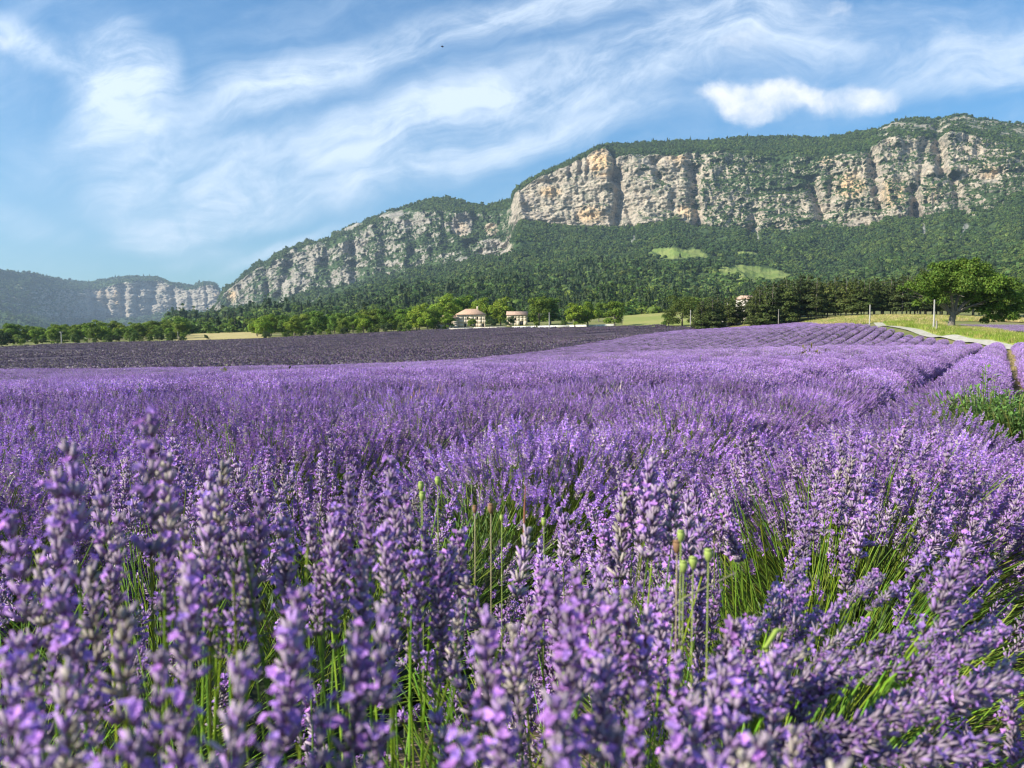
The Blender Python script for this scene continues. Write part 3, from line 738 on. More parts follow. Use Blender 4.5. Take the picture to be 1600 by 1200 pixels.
scatter_wood(far, 'distant_scrub', 15000, wts(far, far['SEG'] < 4.1)*(A2**.5), lambda g, i, j: 15+0*i, C_far, lambda g, i, j: .1+0*i, 'scrub on the distant blue mountains at the left')

# ------------------------------------------------------------------ single trees of the valley
def place_tree(proto, name, x, y, s, label, cat='tree', group=None, sz=1.0, rz=None, dz=0.0):
    tk, cr = proto
    t = thing(name, label, cat, (x, y, H1(x, y)-.1+dz), rng.uniform(0, 6.28) if rz is None else rz, group)
    t.scale = (s, s, s*sz)
    link('trunk', tk, t); link('crown', cr, t)
    return t
DEC = [deciduous(100+i, 10, 5.4, 5200, .24, c, 18, [0, .05, 0, .10, .03][i]) for i, c in enumerate([(0.168, 0.262, 0.025), (0.134, 0.222, 0.026), (0.203, 0.302, 0.028), (0.113, 0.192, 0.028), (0.157, 0.222, 0.030)])]
BUSH = [deciduous(130+i, 4, 2.6, 1400, .17, c, 10, .0) for i, c in enumerate([(0.084, 0.140, 0.028), (0.140, 0.210, 0.030), (0.045, 0.077, 0.024)])]
CON = [pine(150+i, 13, 3.4, 5200, .25, c, .16, .45) for i, c in enumerate([(.068, .094, .022), (.082, .108, .024), (.056, .082, .022)])]
CYP = pine(170, 12, 1.6, 1500, .25, (.025, .045, .02), .02, .35)

# woods left of the farmhouse
for i in range(46):
    px = -30+i*6.9+rng.uniform(-5, 5)
    if px > 283: continue
    x, y = dxy(px, rng.uniform(370, 430))
    place_tree(DEC[rng.integers(0, 5)], 'broadleaf_tree', x, y, rng.uniform(.55, .85), 'leafy tree in the back of the far left wood, below the distant blue cliffs', group='back trees of the far left wood')
for i in range(128):
    px = -40+i*5.55+rng.uniform(-9, 9)
    if 292 < px < 402: d = rng.uniform(446, 470)
    else: d = rng.uniform(322, 352) if i % 2 else rng.uniform(352, 400)
    if px > 655: d = rng.uniform(360, 400)
    x, y = dxy(px, d); s = rng.choice([.35, .5, .62, .8])*rng.uniform(.85, 1.2) if px < 280 else rng.uniform(.62, .98)
    if px > 400: s *= 1.05
    place_tree(DEC[rng.integers(0, 5)], 'broadleaf_tree', x, y, s, 'leafy green tree in the wood beyond the dark lavender field, left of the farmhouse', group='trees of the valley wood')
for i in range(58):
    px = -30+i*12+rng.uniform(-9, 9)
    if 290 < px < 400 or px > 655: continue
    x, y = dxy(px, rng.uniform(306, 318))
    place_tree(BUSH[[0, 1, 0, 2, 1][i % 5]], 'bush', x, y, rng.uniform(.4, 1.1), 'low rounded bush at the front of the wood along the dark field', 'bush', 'bushes edging the dark field')
for px, d, s in [(368, 440, 1.05), (383, 445, .7), (150, 420, .7), (610, 370, .9), (560, 372, .7)]:
    x, y = dxy(px, d)
    place_tree(CYP, 'cypress', x, y, s, {368: 'tall dark cypress behind the left golden meadow', 383: 'short dark cypress just right of the tall one behind the golden meadow', 150: 'dark cypress rising from the far left wood', 610: 'dark cypress in the wood nearest the farmhouse', 560: 'small dark cypress in the wood left of the farmhouse trees'}[px], 'cypress')
x, y = dxy(323, 330); place_tree(BUSH[2], 'bush', x, y, .55, 'small round dark bush standing in front of the golden meadow', 'bush')
x, y = dxy(4, 262); place_tree(BUSH[2], 'bush', x, y, 1.5, 'dark tree at the far left edge of the dark lavender field', 'bush')

# around the farmhouse
for px, d, s, k, lb in [
    (655, 322, 1.15, 2, 'bright green tree at the left end of the farmhouse garden'), (678, 325, 1.0, 0, 'spreading green tree over the farmhouse wall, left of the roof'),
    (700, 322, .75, 0, 'small green tree in front of the low farmhouse wing'), (668, 318, .8, 2, 'green tree before the left end of the farmhouse wing'), (737, 321, .45, 0, 'small tree in front of the two-storey farmhouse'), (698, 352, 1.6, 2, 'tall green tree rising behind the left farmhouse wing'), (724, 362, 1.5, 0, 'tall tree just behind the farmhouse roof'),
    (752, 356, 1.35, 0, 'green tree behind the right gable of the farmhouse'), (782, 350, 1.3, 2, 'green tree between the farmhouse and the small outbuilding'),
    (842, 322, 1.28, 1, 'big dark green tree with a layered crown right of the outbuilding'), (860, 330, 1.1, 3, 'dark tree close behind the big layered tree'),
    (898, 288, .95, 0, 'round green tree left of the pair by the dark field corner'), (918, 292, .95, 2, 'bright green tree in the middle of the trees by the field corner'), (960, 280, .98, 1, 'round dark green tree with a short trunk at the end of the dark field'),
    (935, 330, .8, 3, 'smaller tree behind the pair by the field corner')]:
    x, y = dxy(px, d); place_tree(DEC[k], 'broadleaf_tree', x, y, s, lb)
for px, d, s, k, lb in [(768, 318, 1.25, 2, 'large dark clipped bush against the right end of the farmhouse'), (798, 316, 1.1, 2, 'dark bush in front of the small outbuilding'),
                        (683, 316, .7, 2, 'dark bush in front of the left farmhouse wall'), (694, 318, .5, 0, 'small bush by the farmhouse terrace'), (640, 312, .75, 1, 'yellow-green bush left of the farmhouse garden'), (626, 314, .6, 1, 'low bright bush beside the dark field left of the garden'),
                        (838, 296, .65, 1, 'light green bush by the white garden wall'), (880, 300, .8, 0, 'green bush behind the white garden wall'), (590, 312, .6, 1, 'low yellow-green hedge bush at the dark field edge')]:
    x, y = dxy(px, d); place_tree(BUSH[k], 'bush', x, y, s, lb, 'bush')
x, y = dxy(1065, 238); place_tree(deciduous(210, 10, 7.0, 7000, .2, (.085, .13, .022), 22, .0), 'broadleaf_tree', x, y, .93, 'dense olive green tree with a rounded crown beside the green meadow')
x, y = dxy(1044, 242); place_tree(DEC[3], 'broadleaf_tree', x, y, .5, 'small dark tree hugging the olive green tree by the meadow')

# pine plantation
pine_px = []
for k, px in enumerate(np.arange(1092, 1480, 9.2)):
    for row_ in range(2):
        q = px+rng.uniform(-4, 4)+row_*4
        d = (203 if not row_ else 217)+rng.uniform(-3, 3)
        if 1120 < q < 1168 and not row_: continue
        x, y = dxy(q, d)
        top = np.interp(q, [1090, 1110, 1165, 1190, 1230, 1290, 1330, 1400, 1440, 1480], [462, 458, 458, 432, 424, 428, 430, 426, 414, 412])
        zt = P(q, top, d)[2]; h = (float(zt)-H1(x, y))*rng.uniform(.86, 1.03)
        place_tree(CON[rng.integers(0, 3)], 'pine_tree', x, y, h/13.4, 'dark pine with a bare lower trunk in the dense pine row', 'pine tree', 'pines of the plantation beyond the lavender')
for px, d, h in [(1179, 200, 9.6), (1187, 203, 11), (1196, 199, 10.5)]:
    x, y = dxy(px, d); place_tree(CON[0], 'pine_tree', x, y, h/13.4, 'dark pine overlapping the right side of the pale stone house', 'pine tree', 'pines in front of the stone house')
# trees at the right behind the walnut
for px, d, top, k, lb in [(1518, 205, 432, 1, 'dark green tree right behind the big walnut tree'), (1560, 200, 428, 4, 'broad dark tree behind the right side of the walnut crown'), (1598, 205, 440, 3, 'dark tree at the right edge beyond the small lavender patch'), (1640, 200, 436, 1, 'dark tree just past the right edge beyond the lavender patch'), (1540, 215, 425, 0, 'tree top showing above the right side of the walnut crown')]:
    x, y = dxy(px, d); zt = float(P(px, top, d)[2]); place_tree(DEC[k], 'broadleaf_tree', x, y, (zt-H1(x, y))/10.3, lb)

def walnut():
    r = np.random.default_rng(5)
    x, y = dxy(1484, 108); z = H1(x, y)
    t = thing('walnut_tree', 'big bright green tree with pale forked trunk standing beside the gravel track', 'tree', (x, y, z))
    lobes = []
    # (dx, dz, radius) metres seen from the field, spread in depth too
    for (dx, dz, q) in [(0, 5.5, 2.2), (-3.0, 5.3, 1.7), (-5.0, 5.2, 1.3), (-6.6, 5.9, .9), (-3.6, 7.2, 1.5), (-1.2, 8.0, 1.7), (1.5, 8.1, 1.8), (3.9, 7.6, 1.7), (5.8, 6.6, 1.6), (7.6, 5.7, 1.5), (8.8, 4.2, 1.3), (6.6, 4.2, 1.7), (4.2, 5.2, 2.0), (2.6, 3.9, 1.4), (-2.4, 3.9, 1.2), (-4.3, 3.7, .9), (5.0, 2.9, 1.1), (8.0, 2.7, 1.0), (0.6, 9.0, 1.0), (2.8, 8.9, .8), (-2.4, 8.4, .9), (9.6, 3.1, .8), (6.4, 1.9, .8), (3.2, 6.2, 1.8), (0.2, 7.0, 1.6), (-1.8, 6.3, 1.6), (6.8, 3.0, 1.2), (9.2, 2.2, .9), (4.4, 2.2, 1.0), (7.6, 1.7, 1.1), (5.8, 1.2, .8), (9.6, 1.5, .8), (5.2, 3.9, 1.5), (7.4, 4.9, 1.4)]:
        for s in (-1, 1):
            lobes.append((dx*.93+r.uniform(-.5, .5), s*q*r.uniform(.3, 1.4), dz*.98+r.uniform(-.4, .4), q*.82, q*.85, q*.86))
    V, Q, c = crown(r, lobes, 34000, .14, (.135, .235, .032), .35, .7, .35)
    link('crown', mesh_np('walnut_crown', V, None, Q, c, [M_leaf]), t)
    pr = [tube([(0, 0, -.4), (.02, 0, .25), (.1, 0, 1.0), (.25, 0, 2.0)], [.72, .52, .42, .40], 10)]
    for (e, r0) in [((-2.6, .5, 4.6), .22), ((-5.6, -.6, 4.9), .16), ((-1.0, -1, 6.6), .22), ((2.2, .8, 6.8), .24), ((4.2, -.8, 5.0), .22), ((7.2, .5, 4.2), .19), ((5.4, 1.4, 6.2), .15), ((3.4, -1.6, 3.3), .12)]:
        e = np.array(e); b = np.array([.22, 0, 1.8]); m1 = b+(e-b)*.35+np.array([0, 0, .5]); m2 = b+(e-b)*.7+np.array([0, 0, .35])
        pr.append(tube([b, m1, m2, e], [r0, r0*.75, r0*.5, r0*.2], 7))
        for q in range(3):
            f = m2+(r.normal(size=3)*1.2+np.array([0, 0, .6])); pr.append(tube([m1*.4+m2*.6, f], [r0*.35, .03], 5))
    V, Q, _ = join(pr); link('trunk', mesh_np('walnut_trunk', V, None, Q, None, [M_bark], smooth=True), t)
walnut()

# ------------------------------------------------------------------ houses, walls, poles
def flat(name, col, rough=.85, var=.12, scale=1.5):
    m, nt, bs, out = material(name)
    pos = nt.add('ShaderNodeNewGeometry').outputs['Position']
    f = nt.mr(nt.noise(pos, scale, 6, .65), .3, .7, 1-var, 1+var)
    nt.l.new(nt.mix(1.0, tuple(col), f, 'MULTIPLY'), bs.inputs['Base Color']); bs.inputs['Roughness'].default_value = rough
    return m
M_plaster = flat('cream_plaster', (.62, .52, .38)); M_roof = flat('clay_tile', (.50, .33, .22), var=.25, scale=3); M_roof2 = flat('weathered_tile', (.44, .30, .22), var=.25)
M_dark = flat('window_dark', (.03, .03, .035), .3); M_white = flat('whitewash', (.72, .70, .64)); M_stone = flat('pale_stone', (.55, .50, .42)); M_wood = flat('grey_wood', (.30, .27, .23)); M_conc = flat('concrete', (.40, .38, .34))

def box(x0, x1, y0, y1, z0, z1):
    V = np.array([(x, y, z) for z in (z0, z1) for y in (y0, y1) for x in (x0, x1)], float)
    Q = np.array([(0, 2, 3, 1), (4, 5, 7, 6), (0, 1, 5, 4), (2, 6, 7, 3), (0, 4, 6, 2), (1, 3, 7, 5)])
    return V, Q
def part(name, shapes, mat, parent, **kw):
    V, Q, _ = join(shapes); return link(name, mesh_np(name, V, None, Q, None, [mat]), parent, **kw)
def wall_with_holes(w, h, d, holes):
    """front wall (facing -Y) of width w, height h with rectangular openings, thickness .35"""
    xs = sorted({0, w, *[a for q in holes for a in (q[0], q[0]+q[2])]}); zs = sorted({0, h, *[a for q in holes for a in (q[1], q[1]+q[3])]})
    out = []
    for i in range(len(xs)-1):
        for j in range(len(zs)-1):
            cx, cz = (xs[i]+xs[i+1])/2, (zs[j]+zs[j+1])/2
            if any(q[0] < cx < q[0]+q[2] and q[1] < cz < q[1]+q[3] for q in holes): continue
            out.append(box(xs[i], xs[i+1], 0, .35, zs[j], zs[j+1]))
    out += [box(0, .35, .35, d, 0, h), box(w-.35, w, .35, d, 0, h), box(.35, w-.35, d-.35, d, 0, h)]
    return out
def hip(w, d, z, rise, ov=.3, gable=False):
    q = 0 if gable else d*.45
    V = np.array([(-ov, -ov, z), (w+ov, -ov, z), (w+ov, d+ov, z), (-ov, d+ov, z), (q-ov*gable, d/2, z+rise), (w-q+ov*gable, d/2, z+rise),
                  (-ov, -ov, z-.18), (w+ov, -ov, z-.18), (w+ov, d+ov, z-.18), (-ov, d+ov, z-.18)], float)
    Q = np.array([(0, 1, 5, 4), (2, 3, 4, 5), (1, 2, 5, 5), (3, 0, 4, 4), (6, 7, 1, 0), (7, 8, 2, 1), (8, 9, 3, 2), (9, 6, 0, 3), (9, 8, 7, 6)])
    return V, Q
def roof_mesh(name, V, Q, mat, parent):
    T = np.array([q[:3] for q in Q if q[2] == q[3]]); Q4 = np.array([q for q in Q if q[2] != q[3]])
    return link(name, mesh_np(name, V, T if len(T) else None, Q4, None, [mat]), parent)
def house(name, label, px, d, rz, w, dp, h, rise, holes, roofm=M_roof, wall=M_plaster, chim=None, gable=False, sink=.3, dz=0):
    x, y = dxy(px, d); t = thing(name, label, 'house', (x, y, H1(x, y)-sink+dz), rz)
    part('wall', wall_with_holes(w, h, dp, holes), wall, t)
    for q in holes:
        wn = part('window' if q[1] > .3 else 'door', [box(q[0], q[0]+q[2], .22, .27, q[1], q[1]+q[3])], M_dark, t)
        f = .07
        part('frame', [box(q[0], q[0]+f, .14, .21, q[1], q[1]+q[3]), box(q[0]+q[2]-f, q[0]+q[2], .14, .21, q[1], q[1]+q[3]), box(q[0]+f, q[0]+q[2]-f, .14, .21, q[1]+q[3]-f, q[1]+q[3])], M_wood, wn)
    V, Q = hip(w, dp, h, rise, gable=gable); rf = roof_mesh('roof', V, Q, roofm, t)
    if chim: part('chimney', [box(chim-.35, chim+.35, dp*.5-.3, dp*.5+.3, h+rise*.5, h+rise+1.1)], wall, rf)
    return t
house('farmhouse', 'cream two-storey farmhouse with salmon hipped tile roof among green trees', 713, 333, R(3), 12.5, 9, 6.2, 2.4,
      [(4.6, 3.9, .7, 1.2), (8.6, 3.9, .7, 1.2), (11.0, .1, .9, 2.2), (7.6, .9, .7, 1.4), (3.4, .9, .8, 1.4)], chim=9)
house('farmhouse_wing', 'long low cream wing joined to the left of the two-storey farmhouse', 682, 331, R(3), 9.0, 7, 5.0, 1.2,
      [(1.6, 2.8, .6, .9), (5.6, 2.8, .6, .9), (3.4, .1, .9, 2.0)], gable=True)
house('outbuilding', 'small tile-roofed outbuilding behind dark bushes right of the farmhouse', 792, 336, R(-4), 8.5, 5, 5.0, 1.5, [(3.2, 2.6, .9, 1.0), (5.5, .1, 1.6, 2.2)], M_roof2, gable=True)
house('stone_house', 'x', 1165, 222, R(20), 4.6, 5, 6.5, .9, [(.7, 3.7, .7, 1.0), (2.6, 1.2, .7, 1.0)], M_roof2, M_stone, gable=True)['label'] = 'tall pale stone house half hidden behind the pine row'
house('shed', 'low shed with a pinkish tile roof beside the pale stone house', 1133, 216, R(0), 4.2, 4, 2.7, .9, [(1.4, .1, .9, 1.9)], M_roof, M_stone, gable=True)
house('villa', 'small white villa with flat pale roof on the wooded slope above the farmhouse', 719, 760, 0, 7, 6, 3.2, .5, [(1, 1, 1, 1.2), (4, 1, 1, 1.2)], M_white, M_white, dz=0)
# put the villa on the mountain slope
def on_main(px, py):
    k = np.argmin(np.hypot(main['PX']-px, (main['PY']-py)*1.0)); return main['G'].reshape(-1, 3)[k]
for ob in SC.objects:
    if ob.name == 'villa':
        p_ = on_main(719, 445); ob.location = (p_[0], p_[1], p_[2]+3.0); ob.scale = (2.0, 1.6, 1.3)

def low_wall(name, label, pts, h, mat, thick=.3):
    V, Q = [], []
    sh = []
    for (a, b) in zip(pts[:-1], pts[1:]):
        a = np.array(dxy(*a)); b = np.array(dxy(*b)); n_ = b-a; n_ = np.array([-n_[1], n_[0]])/np.linalg.norm(n_)*thick/2
        za, zb = H1(*a), H1(*b)
        c = [(a-n_, za), (b-n_, zb), (b+n_, zb), (a+n_, za)]
        Vv = np.array([(p[0], p[1], z-.3) for p, z in c]+[(p[0], p[1], z+h) for p, z in c])
        sh.append((Vv, np.array([(0, 1, 5, 4), (1, 2, 6, 5), (2, 3, 7, 6), (3, 0, 4, 7), (4, 5, 6, 7)])))
    V, Q, _ = join(sh); link(name, mesh_np(name, V, None, Q, None, [mat]), None, label=label, cat='wall')
low_wall('garden_wall', 'low white garden wall along the dark field right of the farmhouse', [(800, 305), (830, 303), (890, 298), (960, 288)], .5, M_white)
low_wall('terrace_wall', 'pale terrace wall in front of the farmhouse', [(662, 321), (690, 320), (740, 317), (790, 314)], .4, M_stone)
low_wall('gate_pillar', 'pale gate pillar beside the shed by the meadow', [(1127, 212), (1129, 212)], 2.1, M_stone, .5)

def pole(px, d, top, mat, r, name, label, cross=False, group=None):
    x, y = dxy(px, d); z = H1(x, y); h = float(P(px, top, d)[2])-z
    t = thing(name, label, 'pole', (x, y, z), 0, group)
    V, Q = tube([(0, 0, -.3), (0.02, 0, h*.5), (0, 0, h)], [r, r*.85, r*.65], 8)
    link('shaft', mesh_np('pole_shaft', V, None, Q, None, [mat], smooth=True), t)
    if cross:
        part('crossarm', [box(-.7, .7, -.05, .05, h-.35, h-.22)], mat, t)
        for q in (-.6, 0, .6):
            V, Q = tube([(q, 0, h-.22), (q, 0, h-.02)], [.04, .03], 6); link('insulator', mesh_np('insulator', V, None, Q, None, [M_white]), t)
    return h
pole(1357, 140, 476, M_conc, .13, 'utility_pole', 'pale concrete pole at the top of the gravel track, left of the walnut tree')
pole(1457, 104, 468, M_conc, .13, 'utility_pole', 'pale pole beside the gravel track just left of the walnut tree')
pole(1461.5, 101, 501, M_wood, .12, 'fence_post', 'short weathered wooden post at the foot of the pole by the walnut tree')
pole(1078, 228, 484, M_conc, .16, 'utility_pole', 'thin pale pole at the meadow edge in front of the olive green tree')
pole(858, 285, 488, M_conc, .2, 'utility_pole', 'pale pole between the trees beside the white garden wall')
pole(97, 300, 518, M_conc, .2, 'utility_pole', 'pale pole standing before the far left wood', True)
pole(279, 312, 517, M_conc, .12, 'utility_pole', 'thin pole at the edge of the left golden meadow')
pole(1215, 196, 483, M_wood, .12, 'utility_pole', 'thin dark pole in front of the pine row near the stone house')
pole(1135, 214, 472, M_conc, .16, 'utility_pole', 'pale pole beside the stone house and shed')

# ------------------------------------------------------------------ lavender
def lav_mat(name, trans, spec=.2, rough=.7):
    return leaf_mat(name, .008, trans, rough, spec)
M_flower = lav_mat('lavender_flower', .22); M_stem = lav_mat('lavender_stem', .15, .3, .5)
GREY = np.array([.40, .32, .39]); PURP = np.array([.50, .27, .72]); VIOL = np.array([.39, .24, .50]); DULL = np.array([.46, .41, .34])

def spindle(n3, L, W):
    """unit pieces placed later: base point, mid ring, tip ring (3 sided)"""
def spike_high(r, dry=0.0):
    """one flower spike, axis +Z, about 7 cm"""
    V, T, C = [], [], []
    off = 0
    nw = r.integers(6, 9); L = r.uniform(.058, .082)
    zs = np.linspace(0, L, nw); zs[0] -= .012*r.uniform(.3, 1.4)
    bl = r.uniform(.08, .42)
    for w, z in enumerate(zs):
        f = w/(nw-1); m = int(11-3*f)
        ph = r.uniform(0, 6.28)
        for k in range(m):
            a = ph+k*6.283/m+r.uniform(-.25, .25); el = R(r.uniform(30, 66)+18*f)
            d = np.array([math.cos(a)*math.cos(el), math.sin(a)*math.cos(el), math.sin(el)])
            u = np.cross(d, (0, 0, 1)); u /= np.linalg.norm(u); v = np.cross(d, u)
            ln = r.uniform(.0120, .0175)*(1-.25*f); wd = r.uniform(.0015, .0021)
            b = np.array([0, 0, z+r.uniform(-.003, .003)])+d*.0012; zz = b+d*ln*.45; tt = b+d*ln
            base = GREY*(r.uniform(.65, 1.2)) if r.uniform() > .35 else VIOL*r.uniform(.8, 1.2)
            if r.uniform() < dry: base = DULL*r.uniform(.7, 1.2)
            rg = [(math.cos(q), math.sin(q)) for q in (0, 2.09, 4.19)]
            V.append(b); V += [zz+(u*x+v*y)*wd for x, y in rg]; V += [tt+(u*x+v*y)*wd*.62 for x, y in rg]
            V.append(tt-d*ln*.1)
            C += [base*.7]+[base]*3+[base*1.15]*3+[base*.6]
            for i in range(3):
                j = (i+1) % 3
                T += [(off, off+1+j, off+1+i), (off+1+i, off+1+j, off+4+j), (off+1+i, off+4+j, off+4+i), (off+4+i, off+4+j, off+7)]
            off += 8
            if r.uniform() < bl*(1-dry):
                c = PURP*r.uniform(.75, 1.2)*np.array([r.uniform(.85, 1.2), 1, 1]); e = tt+d*.002
                for i in range(5):
                    q = i*1.2566+r.uniform(-.2, .2); s = r.uniform(.0026, .0044)*(1.3 if i < 2 else 1)
                    o_ = u*math.cos(q)+v*math.sin(q); p_ = -u*math.sin(q)+v*math.cos(q)
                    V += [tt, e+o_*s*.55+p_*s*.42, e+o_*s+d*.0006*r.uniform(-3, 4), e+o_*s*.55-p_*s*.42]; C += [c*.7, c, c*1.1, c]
                    T += [(off, off+1, off+2), (off, off+2, off+3)]; off += 4
    return np.array(V), np.array(T), np.array(C)

def spike_cards(r, nfl, L, W, size, bloom, dry=0.0):
    """lighter spike: nfl kite florets round the axis"""
    f = (np.arange(nfl)+r.uniform(0, 1, nfl))/nfl; a = r.uniform(0, 6.28, nfl)
    el = np.radians(r.uniform(15, 50, nfl)+25*f)
    d = np.stack([np.cos(a)*np.cos(el), np.sin(a)*np.cos(el), np.sin(el)], 1)
    wh = f*.55+np.round(f*8)/8*.45
    b = np.stack([0*f, 0*f, wh*L], 1)
    u = np.cross(d, rand_unit(r, nfl)); u /= np.linalg.norm(u, axis=1)[:, None]
    w = (W*(1-.45*f)*r.uniform(.75, 1.1, nfl))[:, None]; s = (size*r.uniform(.7, 1.2, nfl))[:, None]
    V = np.stack([b, b+d*w*.6+u*s, b+d*w*1.05, b+d*w*.6-u*s], 1).reshape(-1, 3)
    isb = r.uniform(size=nfl) < bloom
    c = np.where(isb[:, None], PURP*r.uniform(.8, 1.15, (nfl, 1)), np.where(r.uniform(size=(nfl, 1)) < .45, VIOL, GREY)*r.uniform(.75, 1.2, (nfl, 1)))
    if dry: c = np.where(r.uniform(size=(nfl, 1)) < dry, DULL*r.uniform(.7, 1.2, (nfl, 1)), c)
    Q = np.arange(4*nfl).reshape(-1, 4)
    return V, Q, np.repeat(c, 4, 0)

rs = np.random.default_rng(11)
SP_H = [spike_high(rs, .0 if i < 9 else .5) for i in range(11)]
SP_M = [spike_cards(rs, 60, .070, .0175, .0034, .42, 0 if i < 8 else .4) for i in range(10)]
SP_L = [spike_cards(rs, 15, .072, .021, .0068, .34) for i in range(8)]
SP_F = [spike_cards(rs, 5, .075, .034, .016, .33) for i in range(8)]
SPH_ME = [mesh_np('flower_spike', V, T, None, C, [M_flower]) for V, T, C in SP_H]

def frames(D, r):
    n = len(D); u = np.cross(D, rand_unit(r, n)); u /= np.linalg.norm(u, axis=1)[:, None]; v = np.cross(D, u)
    return np.stack([u, v, D], 2)    # columns
def place_spikes(r, tips, dirs, tmpl, scale):
    Vs, Qs, Cs, off = [], [], [], 0
    idx = r.integers(0, len(tmpl), len(tips)); F = frames(dirs, r)
    for k in range(len(tmpl)):
        s = np.where(idx == k)[0]
        if not len(s): continue
        V, Q, C = tmpl[k]
        W = np.einsum('nij,mj->nmi', F[s], V)*scale[s][:, None, None]+tips[s][:, None]
        cv = r.uniform(.72, 1.32, (len(s), 1, 1))*np.array([1, 1, 1])
        Cc = C[None]*cv
        m = len(V); Vs.append(W.reshape(-1, 3)); Cs.append(Cc.reshape(-1, 3))
        Qs.append((Q[None]+(np.arange(len(s))*m)[:, None, None]).reshape(-1, Q.shape[1])+off); off += len(s)*m
    return np.concatenate(Vs), np.concatenate(Qs), np.concatenate(Cs)

def stems_geo(r, root, ctrl_, tip, w, segs=4, three=True, col=(.115, .195, .028)):
    t = np.linspace(0, 1, segs+1)[None, :, None]
    C = root[:, None]*(1-t)**2+ctrl_[:, None]*2*t*(1-t)+tip[:, None]*t**2
    n = len(root); T = np.gradient(C, axis=1); T /= np.linalg.norm(T, axis=2)[..., None]
    u = np.cross(T, rand_unit(r, n)[:, None]); u /= np.linalg.norm(u, axis=2)[..., None]
    v = np.cross(T, u)
    k = 3 if three else 2
    ang = np.arange(k)*2*math.pi/k
    ring = C[:, :, None]+w*(u[:, :, None]*np.cos(ang)[None, None, :, None]+v[:, :, None]*np.sin(ang)[None, None, :, None])
    V = ring.reshape(-1, 3); m = (segs+1)*k
    base = []
    for i in range(segs):
        for j in range(k if k > 2 else 1):
            base.append((i*k+j, i*k+(j+1) % k, (i+1)*k+(j+1) % k, (i+1)*k+j))
    Q = (np.array(base)[None]+(np.arange(n)*m)[:, None, None]).reshape(-1, 4)
    c = np.array(col)[None]*r.uniform(.6, 1.5, (n, 1))*np.stack([r.uniform(.8, 1.5, n), np.ones(n), r.uniform(.6, 1.2, n)], 1)
    return V, Q, np.repeat(c, m, 0)

def canopy(r, n, half, hc, wd, along='gauss', side_bias=0.0):
    """roots, controls, tips and end directions of n stems. local X = along row, Y = across"""
    a = r.uniform(-1, 1, n)+side_bias; a = np.clip(a, -1.05, 1.05)
    b = (r.normal(0, half*.62, n) if along == 'gauss' else r.uniform(-half, half, n))
    lat = wd*np.sin(a*math.pi/2*.98)
    z = hc*(np.cos(a*math.pi/2*.93)**.55)*np.where(r.uniform(size=n) < .7, r.uniform(.84, 1.07, n), r.uniform(.62, .9, n))
    if along == 'gauss': z *= 1-.25*np.clip(np.abs(b)/(half*1.6), 0, 1)**2
    if along == 'gauss':
        nc = max(8, n//9); cx = r.normal(0, half*.62, nc); cy = wd*np.sin(r.uniform(-1, 1, nc)*1.5)
        j = np.argmin((b[:, None]-cx)**2+(lat[:, None]-cy)**2, axis=1)
        b = b*.52+cx[j]*.48; lat = lat*.52+cy[j]*.48; z = z*r.uniform(.86, 1.08, nc)[j]
    z = np.maximum(z, .16)
    tip = np.stack([b, lat+r.normal(0, .03, n), z], 1)
    root = np.stack([b*.35+r.normal(0, .04, n), lat*.18+r.normal(0, .04, n), np.full(n, .06)], 1)
    ct = root+(tip-root)*np.array([.42, .42, .62])+r.normal(0, .015, (n, 3))
    d = tip-ct; d /= np.linalg.norm(d, axis=1)[:, None]; d[:, 2] += .62; d += r.normal(0, .17, (n, 3)); d /= np.linalg.norm(d, axis=1)[:, None]
    return root, ct, tip, d

def leaves_geo(r, n, half, hc, wd, L=.05, W=.0035, col=(.075, .105, .05)):
    a = r.uniform(-1, 1, n); b = r.uniform(-half, half, n)
    z = r.uniform(.05, hc, n)*np.cos(a*1.35); C = np.stack([b, a*wd, z], 1)
    d = np.stack([b*.8, a, .9+0*a], 1)+r.normal(0, .45, (n, 3)); d /= np.linalg.norm(d, axis=1)[:, None]
    u = np.cross(d, rand_unit(r, n)); u /= np.linalg.norm(u, axis=1)[:, None]
    s = r.uniform(.6, 1.3, (n, 1))
    V = np.stack([C, C+d*L*s*.5+u*W, C+d*L*s, C+d*L*s*.5-u*W], 1).reshape(-1, 3)
    c = np.repeat(np.array(col)[None]*r.uniform(.6, 1.4, (n, 1)), 4, 0)
    return V, np.arange(4*n).reshape(-1, 4), c

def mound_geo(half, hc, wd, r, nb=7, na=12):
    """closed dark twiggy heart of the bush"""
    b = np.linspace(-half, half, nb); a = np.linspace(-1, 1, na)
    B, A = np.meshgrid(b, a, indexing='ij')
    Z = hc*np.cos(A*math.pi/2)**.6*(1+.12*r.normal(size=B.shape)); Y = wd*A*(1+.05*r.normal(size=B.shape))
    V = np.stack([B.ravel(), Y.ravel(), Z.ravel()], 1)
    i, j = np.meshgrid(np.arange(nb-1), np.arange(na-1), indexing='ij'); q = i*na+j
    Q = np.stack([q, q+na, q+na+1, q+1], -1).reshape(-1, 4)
    return V, Q, np.tile(np.array([[.035, .045, .022]]), (len(V), 1))

